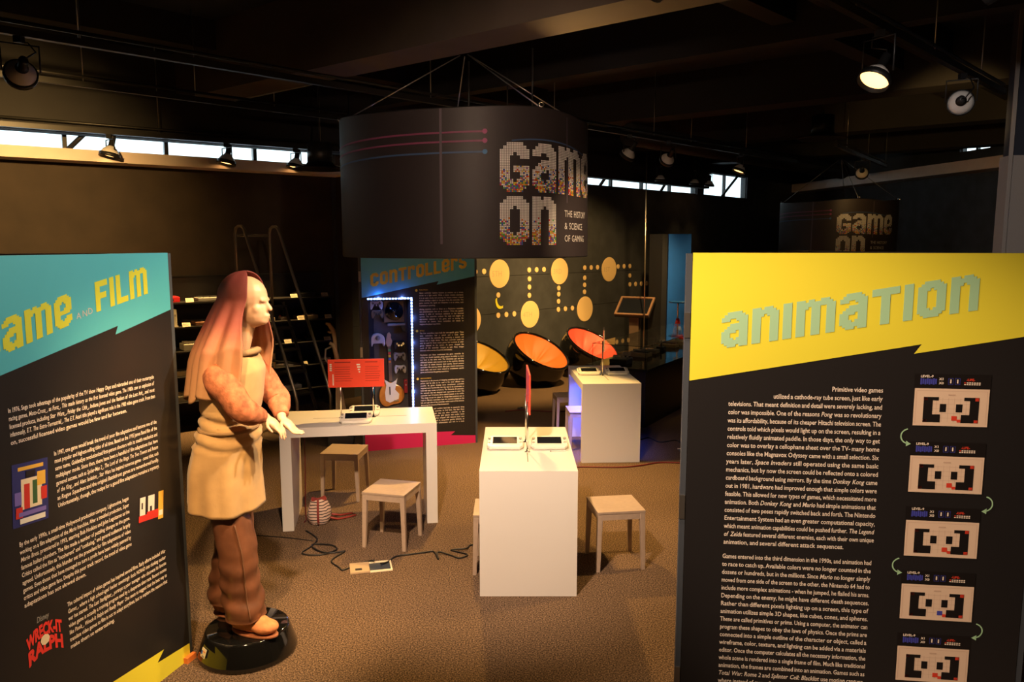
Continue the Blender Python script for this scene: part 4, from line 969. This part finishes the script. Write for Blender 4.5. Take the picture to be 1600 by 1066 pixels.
# ================================================================== old consoles and their cards
def console(label, loc, rz, kind, w, d, h, m, group, m2=None):
    t = thing('game_console', label, 'game console', loc, rz, group)
    m2 = m2 or M_DPLAS
    if kind == 'wedge':
        MB().prism([(-w/2,0),(w/2,0),(w/2,h),(-w/2,h)], -d/2, d/2).build('body', m, t, bevel=min(.01,h*.2))
        MB().box(-w*.4,-d*.05,h,w*.4,d*.4,h*1.25).build('deck', m2, t, bevel=.003)
        MB().box(-w*.2,-.0+d*.12,h*1.25,w*.2,d*.22,h*1.30).build('cartridge_slot', M_DPLAS, t)
        for k in (-1,0,1): MB().box(w*.25*k-.008,-d*.35,h,w*.25*k+.008,-d*.28,h+.012).build('switch', M_CHROME, t)
    elif kind == 'upright':
        MB().box(-w/2,-d/2,0,w/2,d/2,h).build('body', m, t, bevel=.008); MB().box(-w*.2,-d/2-.004,h*.25,w*.05,-d/2,h*.85).build('disc_slot', m2, t)
        MB().box(w*.2,-d/2-.006,h*.6,w*.35,-d/2,h*.72).build('power_button', M_GPLAS, t); MB().box(-w*.6,-d*.55,0,w*.6,d*.55,.012).build('stand', m, t)
    elif kind == 'slab':
        MB().box(-w/2,-d/2,0,w/2,d/2,h).build('body', m, t, bevel=min(.008,h*.25)); MB().lathe([(min(w,d)*.36,h),(min(w,d)*.36,h+.006),(min(w,d)*.3,h+.009)], 24).build('disc_lid', m2, t)
        MB().box(-w*.45,-d/2-.003,h*.3,w*.1,-d/2,h*.55).build('port_strip', M_DPLAS, t)
    elif kind == 'pad':
        MB().prismz([(-w/2,-d*.3),(-w*.4,-d/2),(-w*.15,-d*.2),(w*.15,-d*.2),(w*.4,-d/2),(w/2,-d*.3),(w*.4,d/2),(-w*.4,d/2)], 0, h).build('body', m, t, bevel=.005)
        for s in (-1,1): MB().lathe([(.012,h),(.012,h+.012),(.018,h+.014),(.018,h+.02)], 12, Matrix.Translation((s*w*.2,0,0))).build('stick', m2, t)
    elif kind == 'joystick':
        MB().box(-w/2,-d/2,0,w/2,d/2,h*.35).build('base', m, t, bevel=.006); MB().tube([(0,0,h*.35),(0,.01,h)], [.012,.014], 10).build('stick', M_DPLAS, t)
        MB().lathe([(.014,h*.35),(.014,h*.45),(.008,h*.47)], 12, Matrix.Translation((-w*.3,d*.28,0))).build('button', M_RED, t)
    return t
def card(label, loc, rz, group, w=.105, h=.06):
    t = thing('label_card', label, 'label card', loc, rz, group)
    M = Matrix.Rotation(R(-28),4,'X')
    MB().box(-w/2,-.002,0,w/2,.002,h,M).build('card', M_CARD, t)
    mb = MB()
    for k, f in enumerate((.7,.9,.8)): mb.box(-w*.4,-.0032,h*(.72-.22*k),-w*.4+w*.8*f,-.0022,h*(.80-.22*k),M)
    mb.build('fine_print', M_GPLAS, t); return t
# ---- black shelving on the left wall
SH = thing('wall_shelving', 'black five-tier shelving with old consoles along the left wall', 'shelving', on_left(7.6,0,0), LA)
SZ = (1.70,1.375,1.05,.72,.39)
def SF(k): return -.40-.085*k
MB().box(0,-.035,0,4.55,-.003,2.03).build('back_panel', mat('shelf_black',(.014,.012,.011),.5), SH)
MB().box(0,-.06,2.031,4.55,-.002,2.05).build('top_rail', M_DSTEEL, SH)
for k, z in enumerate(SZ): MB().box(.021,SF(k)-.02,z-.022,4.529,-.037,z).build('shelf', MATS['shelf_black'], SH)
for x in (0,4.53):
    mb = MB(); b0 = len(mb.v); prof = [(-.037,0),(SF(4),0),(SF(4),.39),(SF(0),1.70),(-.037,1.70)]
    mb.v += [(x,y,z) for y, z in prof]+[(x+.02,y,z) for y, z in prof]; mb.face([b0+i for i in range(5)]); mb.face([b0+9-i for i in range(5)])
    for i in range(5): mb.face((b0+i,b0+5+i,b0+5+(i+1)%5,b0+(i+1)%5))
    mb.build('upright', MATS['shelf_black'], SH)
def onsh(u, tier, y=-.22): return on_left(7.97+u, y, SZ[tier]+.001)
GS = 'old consoles on the black wall shelving'; GCd = 'cards on the black wall shelving'
TN = ('top','second','third','fourth','bottom')
M_REDP = mat('red_plastic',(.75,.03,.04),.3); M_WOOD = mat('brown_wood_grain',(.22,.10,.05),.5,var=.3,vscale=14); M_TANP = mat('tan_plastic',(.58,.44,.26),.45)
items = [(0,1.92,'slab',.20,.20,.075,M_REDP,M_REDP,'bright red console'),(0,2.42,'wedge',.34,.24,.05,M_GPLAS,M_DPLAS,'dark grey flat console'),(0,3.02,'slab',.28,.24,.06,M_DPLAS,M_GPLAS,'black disc console'),(0,3.82,'wedge',.30,.22,.06,M_DPLAS,M_DPLAS,'black ridged console'),
 (1,1.90,'upright',.10,.20,.235,M_CREAM,M_TANP,'upright cream console'),(1,2.36,'wedge',.36,.24,.05,M_WOOD,M_DPLAS,'brown woodgrain console'),(1,3.16,'slab',.26,.22,.05,M_CREAM,M_GPLAS,'cream disc console'),(1,3.45,'joystick',.11,.11,.14,M_TANP,None,'tan joystick'),(1,3.80,'wedge',.32,.20,.055,M_TANP,M_WOOD,'tan console with brown deck'),
 (2,1.84,'pad',.13,.09,.03,M_CREAM,M_DPLAS,'small cream gamepad'),(2,2.14,'wedge',.30,.24,.09,M_CREAM,M_CREAM,'large cream console'),(2,2.72,'slab',.26,.22,.06,M_GPLAS,M_DPLAS,'grey disc console'),(2,3.22,'pad',.15,.10,.03,M_TANP,M_DPLAS,'tan gamepad'),(2,3.52,'wedge',.26,.18,.035,M_DPLAS,M_TANP,'thin black console with gold deck'),(2,3.80,'joystick',.11,.11,.12,M_DPLAS,None,'black joystick with red button'),
 (3,1.92,'wedge',.28,.22,.06,M_TANP,M_DPLAS,'tan flat console'),(3,2.55,'slab',.26,.22,.05,M_WPLAS,M_GPLAS,'white disc console'),(3,3.25,'wedge',.46,.22,.045,M_CREAM,M_TANP,'long cream keyboard console'),(3,3.98,'slab',.18,.18,.07,M_CREAM,M_DPLAS,'small cream cube console'),
 (4,1.98,'wedge',.34,.24,.08,M_CREAM,M_TANP,'deep cream console'),(4,2.75,'slab',.28,.24,.06,M_DPLAS,M_GPLAS,'dark low console'),(4,3.4,'wedge',.32,.22,.06,M_GPLAS,M_DPLAS,'grey low console')]
for tier, u, kind, w, d, h, m, m2, nm in items:
    console('%s on the %s tier of the wall shelving' % (nm, TN[tier]), onsh(u,tier,SF(tier)+.17), LA, kind, w, d, h, m, GS, m2)
for tier, us in ((0,(2.13,2.75,3.60,4.08)),(1,(2.05,2.95,3.66,4.09)),(2,(2.40,3.0,3.42,4.03)),(3,(2.2,2.95,3.62)),(4,(2.35,3.1))):
    for k, u in enumerate(us): card('cream label card on the %s shelf tier, %s from the left' % (TN[tier], ('first','second','third','fourth')[k]), onsh(u,tier,SF(tier)), LA, GCd)
# ---- jointed white arm
t = thing('jointed_arm', 'pale tan plastic jointed arm toy standing left of the controllers board', 'toy', (-2.14,9.40,.0), R(10))
MB().box(-.16,-.14,0,.16,.14,.36).build('stand', M_DPLAS, t, bevel=.01)
MB().box(-.10,-.09,.362,.12,.09,.43).build('base', mat('slate_plastic',(.12,.15,.19),.4), t, bevel=.02); MB().lathe([(.035,.362),(.035,.40),(.02,.41)], 14, Matrix.Translation((-.06,-.11,0))).build('knob', M_TANP, t)
MB().prism([(-.06,.431),(.07,.431),(.02,.74),(.035,1.04),(-.015,1.06),(-.05,.76)], -.035, .035).build('lower_arm', M_TANP, t, bevel=.01)
MB().tube([(-.02,0,.98),(-.03,0,1.13),(-.06,0,1.25),(-.11,0,1.28)], [.034,.030,.026,.022], 10).build('elbow', M_TANP, t)
MB().tube([(-.035,0,1.18),(-.045,0,1.33),(-.06,0,1.43),(-.11,0,1.51),(-.15,0,1.52)], [.022,.024,.03,.024,.014], 10).build('upper_arm', M_TANP, t)
MB().tube([(-.06,0,1.42),(-.10,0,1.41),(-.13,0,1.42)], [.018,.014,.008], 8).build('thumb', M_TANP, t)
MB().tube([(-.10,.02,.98),(-.17,.02,1.08),(-.16,.02,1.20),(-.07,.02,1.24)], .012, 8).build('hoop', M_GPLAS, t)
# ---- consoles in the glass case
GI = 'consoles in the glass case'
def in_glass(x, y): c, s = math.cos(R(58)), math.sin(R(58)); return (2.35+x*c-y*s, 11.9+x*s+y*c, .8105)
for k, (x, y, kind, w, d, h, m, m2, nm) in enumerate(((-1.35,.1,'slab',.26,.22,.06,M_DPLAS,M_GPLAS,'black disc console at the near end'),(-1.0,.15,'pad',.16,.11,.03,M_GPLAS,M_DPLAS,'grey gamepad second from the near end'),(-.62,.1,'wedge',.28,.2,.06,M_TANP,M_DPLAS,'tan console before the middle'),(-.2,.12,'slab',.24,.2,.06,M_GPLAS,M_CHROME,'grey console with shiny lid in the middle'),(.2,.1,'joystick',.12,.12,.15,M_DPLAS,None,'black joystick past the middle'),(.58,.12,'wedge',.3,.2,.06,M_TANP,M_WOOD,'tan and brown console toward the far end'),(1.02,.1,'slab',.26,.2,.07,M_CREAM,M_GPLAS,'cream disc console at the far end'))):
    console(nm+' of the glass case', in_glass(x,y), R(-32), kind, w, d, h, m, GI, m2)
for k, x in enumerate((-1.15,-.8,-.42,0.0,.4,.82,1.25)):
    card('label card in the glass case, %s from the near end' % ('first','second','third','fourth','fifth','sixth','seventh')[k], in_glass(x,.26), R(-32), 'cards in the glass case', .13, .08)
# ---- cone table
t = thing('cone_plinth', 'low dark plinth under the traffic cone by the blue wall', 'plinth', (3.10,14.2,0), R(-8)); MB().box(-.3,-.3,0,.3,.3,.62).build('body', M_DPLAS, t, bevel=.01); MB().box(-.33,-.33,.621,.33,.33,.66).build('top', mat('plinth_grey',(.10,.12,.13),.4), t)
t = thing('traffic_cone', 'red and white traffic cone with a blue disc on its pole', 'cone', (3.06,14.12,.661))
M_CR = mat('cone_red',(.80,.05,.03),.4)
MB().prismz([(-.15,-.15),(.15,-.15),(.15,.15),(-.15,.15)], 0, .03).build('foot', M_CR, t, bevel=.01)
MB().lathe([(.12,.03),(.095,.16)], 24).build('lower_cone', M_CR, t); MB().lathe([(.0945,.162),(.062,.31)], 24).build('white_band', M_WPLAS, t); MB().lathe([(.0615,.312),(.028,.46)], 24).build('upper_cone', M_CR, t)
MB().tube([(0,0,.46),(0,0,.75)], .014, 10).build('pole', M_WPLAS, t); MB().lathe([(.16,.75),(.17,.755),(.17,.77),(.15,.775)], 28).build('blue_disc', mat('cone_blue',(.03,.22,.75),.3), t)

# ---- rolling ladder
LD = thing('rolling_ladder', 'steel rolling ladder with handrails before the wall shelving', 'ladder', (-3.57,10.0,0), math.atan2(-.62,.78))
sep = .51
def side(y, m):
    mb = MB(); mb.tube([(0,y,.04),(0,y,2.62),(.02,y,2.69),(.07,y,2.715),(.15,y,2.715),(.20,y,2.68),(.24,y,2.6),(.60,y,1.85),(.95,y,1.12),(1.15,y,.68),(1.19,y,.56),(1.2,y,.05)], .019, 10); return mb.build('handrail', m, LD)
for y in (0, sep): side(y, M_STEEL)
MB().tube([(0,.02,2.60),(0,sep-.02,2.60)], .016, 8).build('cross_bar', M_STEEL, LD)
MB().tube([(0,.02,1.70),(0,sep-.02,1.70)], .016, 8).build('cross_bar', M_DSTEEL, LD)
for y in (.02, sep-.02): MB().tube([(.28,y,1.72),(1.06,y,.06)], .02, 8).build('stringer', M_DSTEEL, LD); MB().tube([(0,y,.30),(1.18,y,.14)], .016, 8).build('base_rail', M_DSTEEL, LD); MB().tube([(0.0,y,.9),(.75,y,.92)], .014, 8).build('brace', M_DSTEEL, LD)
for k in range(6): x = .32+k*.125; MB().box(x-.11,.035,1.66-k*.275,x+.07,sep-.035,1.685-k*.275).build('tread', M_DSTEEL, LD)
for x in (0,1.2):
    for y in (.0, sep): MB().lathe([(.04,-.012),(.04,.012)], 14, Matrix.Translation((x,y,.04)) @ Matrix.Rotation(R(90),4,'X')).build('wheel', M_BLK, LD)

# ================================================================== display figure on a round plinth
t = thing('round_plinth', 'glossy black round plinth under the dressed mannequin', 'plinth', (-1.635,4.487,0))
MB().lathe([(.0,0),(.291,0),(.295,.012),(.291,.03),(.252,.142),(.245,.155),(.235,.16),(.0,.16)], 64).build('drum', M_BLKG, t)
Ms = Matrix.Translation((-.196,-.1975,.085)) @ Matrix.Rotation(R(-46),4,'Z') @ Matrix.Rotation(R(-20),4,'X')
mb = MB(); mb.cur = 0; mb.box(-.028,-.002,-.026,.028,.0,.026,Ms); mb.cur = 1; mb.box(-.026,-.003,-.012,-.010,-.0022,.010,Ms); mb.cur = 2; mb.box(-.006,-.003,.004,.022,-.0022,.012,Ms); mb.cur = 3; mb.box(-.01,-.003,-.024,.02,-.0022,-.014,Ms); mb.build('sticker', [M_CARD, mat('sticker_blue',(.06,.14,.55),.5), mat('sticker_orange',(.8,.3,.08),.5), M_GPLAS], t)

MQ = thing('dressed_mannequin', 'mannequin in tan tunic, rose headscarf and brown trousers on the black plinth', 'mannequin', (-1.67,4.54,.161), R(-8))
M_SKIN = mat('mannequin_finish',(.66,.42,.27),.45,var=.08,vscale=12)
def remesh(mb, name, m, parent, vox=.007, smooth=8):
    o = mb.build(name, m, parent); r = o.modifiers.new('remesh','REMESH'); r.mode = 'VOXEL'; r.voxel_size = vox; r.use_smooth_shade = True
    s = o.modifiers.new('smooth','SMOOTH'); s.iterations = smooth; s.factor = .5; return o
# body (x forward, y to the figure's left, viewer sees its right side at -y)
HIP = Vector((-.04,0,1.02)); b = MB()
neck = Vector((.06,0,1.73)); 
b.ell((-.08,0,1.10), (.125,.165,.16)); b.ell((-.05,0,1.32), (.12,.155,.19)); b.ell((-.005,0,1.53), (.135,.18,.17)); b.cap((.0,-.17,1.60),(.0,.17,1.60),.068,.068)
b.cap((.02,0,1.64),(.09,0,1.86),.066,.058)
# head: cranium, jaw, face features
Hc = Vector((.115,0,1.995))
b.ell(Hc+Vector((-.01,0,.035)), (.125,.098,.118)); b.ell(Hc+Vector((.035,0,-.055)), (.085,.075,.095)); b.ell(Hc+Vector((.085,0,-.105)), (.036,.035,.032))
b.ell(Hc+Vector((.105,0,.012)), (.018,.055,.016)); b.cap(Hc+Vector((.112,0,.0)), Hc+Vector((.136,0,-.040)), .011, .015); b.ell(Hc+Vector((.118,0,-.078)), (.014,.028,.009)); b.ell(Hc+Vector((.114,0,-.093)), (.013,.024,.009))
for s in (-1,1):
    b.ell(Hc+Vector((.068,s*.045,-.04)), (.032,.028,.034)); b.ell(Hc+Vector((.0,s*.098,-.02)), (.02,.012,.034))
# legs
feet = {-1: Vector((.10,-.125,.0)), 1: Vector((-.12,.075,.0))}
for s in (-1,1):
    f = feet[s]; hp = Vector((-.095,s*.085,1.06)); kn = hp*.48+f*.52+Vector((.02,0,.02)); an = f+Vector((-.04,0,.09))
    b.cap(hp, kn, .10, .065); b.cap(kn, an, .063, .042)
# arms + hands
def arm(sh, el, wr, hd, s):
    b.cap(sh, el, .055, .043); b.cap(el, wr, .042, .027)
    d = (hd-wr).normalized(); side = Vector((0,1,0)); side = (side-d*side.dot(d)).normalized(); nrm = d.cross(side)
    pal = wr+d*.055
    b.ell(pal, (.042,.026,.055), M=Matrix((side, nrm, d)).transposed().to_3x3())
    for k, (o, L) in enumerate(((-.030,.072),(-.010,.085),(.011,.080),(.030,.062))):
        p0 = wr+d*.09+side*o; dirn = (d+side*o*3.5).normalized(); p1 = p0+dirn*L*.55; p2 = p1+(dirn*.8-nrm*.55*(1 if s < 0 else -1)).normalized()*L*.5
        b.cap(p0, p1, .0105, .0098, 8); b.cap(p1, p2, .0098, .0082, 8)
    th0 = wr+d*.03-side*.036; th1 = th0+(d*.6-side*.9).normalized()*.05; th2 = th1+(d*.95-side*.25).normalized()*.04
    b.cap(th0, th1, .013, .011, 8); b.cap(th1, th2, .011, .009, 8)
RS, RE, RW, RH = Vector((.0,-.215,1.60)), Vector((.195,-.25,1.385)), Vector((.235,-.085,1.325)), Vector((.33,-.075,1.24))
LS, LE, LW, LH = Vector((.0,.215,1.60)), Vector((.16,.26,1.36)), Vector((.24,.12,1.27)), Vector((.33,.10,1.20))
arm(RS, RE, RW, RH, -1); arm(LS, LE, LW, LH, 1)
remesh(b, 'body', M_SKIN, MQ, .007, 6)
# sleeves
M_SLV = mat('terracotta_cloth',(.44,.15,.07),.85,var=.45,vscale=22,bump=.5,bscale=30)
for (S_, E_, W_) in ((RS,RE,RW),(LS,LE,LW)):
    pts, rs = [], []
    for k in range(13):
        v = k/12; p = S_.lerp(E_, v*2.3-.15) if v < .5 else E_.lerp(W_, (v-.5)*2*.86); pts.append(p+Vector((.006*math.sin(k*2.3),0,.006*math.cos(k*1.9)))); rs.append((.060,.086,.088,.085,.081,.078,.077,.074,.068,.061,.054,.048,.045)[k])
    mb = MB(); mb.tube(pts, rs, 20); o = mb.build('sleeve', M_SLV, MQ); m = o.modifiers.new('sub','SUBSURF'); m.levels = 1; m.render_levels = 1
# trousers
M_TRS = mat('brown_leather',(.16,.065,.035),.34,var=.35,vscale=7,bump=.35,bscale=9)
for s in (-1,1):
    f = feet[s]; hp = Vector((-.095,s*.085,1.06)); kn = hp*.48+f*.52+Vector((.02,0,.02)); an = f+Vector((-.03,0,.10))
    def tr(u, v, s=s, f=f, hp=hp, kn=kn, an=an):
        a = 2*math.pi*u; p = hp.lerp(kn, v/.5) if v < .5 else kn.lerp(an, (v-.5)/.5)
        r = .104+.022*min(1,v*1.6)-.02*v+.020*max(0,v-.8)/.2
        wr = .008*math.sin(v*46+2.2*math.sin(a+s)+a)*max(0,(v-.35))*1.6+.005*math.sin(5*a+v*12)+.006*math.sin(v*16+2*a)
        r += wr
        if v > .985: r *= .94
        return p+Vector((r*1.02*math.cos(a), r*.98*math.sin(a), .012*math.sin(a*2+v*20)*max(0,v-.6)))
    leg_o = MB().grid(tr, 48, 70, True).build('trouser_leg', M_TRS, MQ)
    # seam down the outside
    if s < 0:
        MB().tube([tr(.86,.35+.62*k/30)+Vector((.004,-.004,0)) for k in range(31)], .005, 6).build('trouser_seam', mat('seam_brown',(.16,.07,.035),.6), leg_o)
# shoes
M_SHOE = mat('terracotta_suede',(.70,.27,.11),.8,var=.2,vscale=30,bump=.3,bscale=40)
for s in (-1,1):
    f = feet[s]; yaw = R(-12) if s < 0 else R(0); c, s_ = math.cos(yaw), math.sin(yaw)
    def L(x, y, z): return f+Vector((x*c-y*s_, x*s_+y*c, z))
    mb = MB(); mb.ell(L(-.055,0,.062), (.075,.06,.055)); mb.ell(L(.03,0,.062), (.11,.062,.055)); mb.ell(L(.11,.0,.052), (.085,.068,.042)); mb.cap(L(-.04,0,.06), L(-.04,0,.13), .058, .05)
    o = remesh(mb, 'shoe', M_SHOE, MQ, .008, 6)
    mb = MB(); mb.prismz([tuple(L(.085*math.cos(a)*1.9+.035, .072*math.sin(a), 0)[:2]) for a in [k*2*math.pi/28 for k in range(28)]], f.z+.0005, f.z+.014); mb.build('sole', mat('shoe_sole',(.35,.13,.06),.7), o, bevel=.004)
# tunic
M_TUN = mat('tan_suede',(.56,.36,.16),.9,var=.14,vscale=5,bump=.25,bscale=14,sheen=.2)
def tun(u, v):
    a = 2*math.pi*u; z = 1.70-v*.92
    prof = [(0,.085,.10),(.04,.12,.19),(.12,.155,.235),(.30,.165,.215),(.45,.158,.19),(.52,.170,.21),(.75,.200,.235),(1.0,.214,.25)]
    for (v0,a0,b0),(v1,a1,b1) in zip(prof, prof[1:]):
        if v <= v1+1e-9: k = (v-v0)/(v1-v0); rx, ry = a0+(a1-a0)*k, b0+(b1-b0)*k; break
    fold = (.012*math.sin(6*a+1.5*v)+.008*math.sin(11*a-2*v+.7))*max(0,v-.35)*1.3
    if abs(v-.5) < .12: fold += .010*math.sin(v*70+2*math.sin(2*a))
    hem = -.045*max(0,v-.85)/.15*math.cos(a-R(-50)) if v > .85 else 0
    cx = .025-.105*min(1,v*1.25)
    return (cx+(rx+fold)*math.cos(a), (ry+fold)*math.sin(a), z+hem)
o = MB().grid(tun, 72, 60, True).build('tunic', M_TUN, MQ); m = o.modifiers.new('solid','SOLIDIFY'); m.thickness = .006
# belt-line fold
MB().tube([Vector(tun(k/48,.50))*1.0+Vector((.004*math.cos(2*math.pi*k/48),.004*math.sin(2*math.pi*k/48),0)) for k in range(48)], .011, 6, closed=True).build('waist_tie', mat('dark_tan_suede',(.34,.22,.11),.9), o)
# collar
MB().tube([(.045+.105*math.cos(k*math.pi/12), .115*math.sin(k*math.pi/12), 1.685+.02*math.cos(k*math.pi/12)) for k in range(24)], .02, 8, closed=True).build('collar', MATS['dark_tan_suede'], o)
# headscarf: one cloth over the crown, falling behind the shoulders
M_SCF = ramp_z('rose_to_tan_cloth', [(0.0,(.50,.29,.14)),(.45,(.44,.21,.11)),(.68,(.27,.065,.05)),(1.0,(.15,.025,.025))], .75, .14)
def scarf(u, v):
    span = R(128)-R(10)*math.sin(min(1,v*1.6)*math.pi); a = math.pi+(u-.5)*2*span       # centred on the back of the head
    if v < .28:                                                         # crown
        k = v/.28; th = k*R(96)
        p = Hc+Vector((-.012,0,.035)); rx, ry, rz = .150,.122,.142
        return p+Vector((rx*math.sin(th)*math.cos(a)-.012*k, ry*math.sin(th)*math.sin(a), rz*math.cos(th)+.003*math.sin(a*9)*k))
    k = (v-.28)/.72; z0 = Hc.z+.035+.142*math.cos(R(96)); z = z0-k*(.50+.10*math.cos((u-.5)*3))
    rx = .150+.07*min(1,k*1.6)+.02*k; ry = .122+.125*min(1,k*1.9)**1.2
    fold = (.016*math.sin(13*a)+.010*math.sin(7*a+2))*min(1,k*2)
    cx = Hc.x-.024-.105*k**.8
    return Vector((cx+(rx+fold)*math.cos(a), (ry+fold)*math.sin(a), z+.02*math.sin(9*a)*k))
o = MB().grid(scarf, 84, 56).build('headscarf', M_SCF, MQ); m = o.modifiers.new('solid','SOLIDIFY'); m.thickness = .008
# small window of light far behind the right ledge
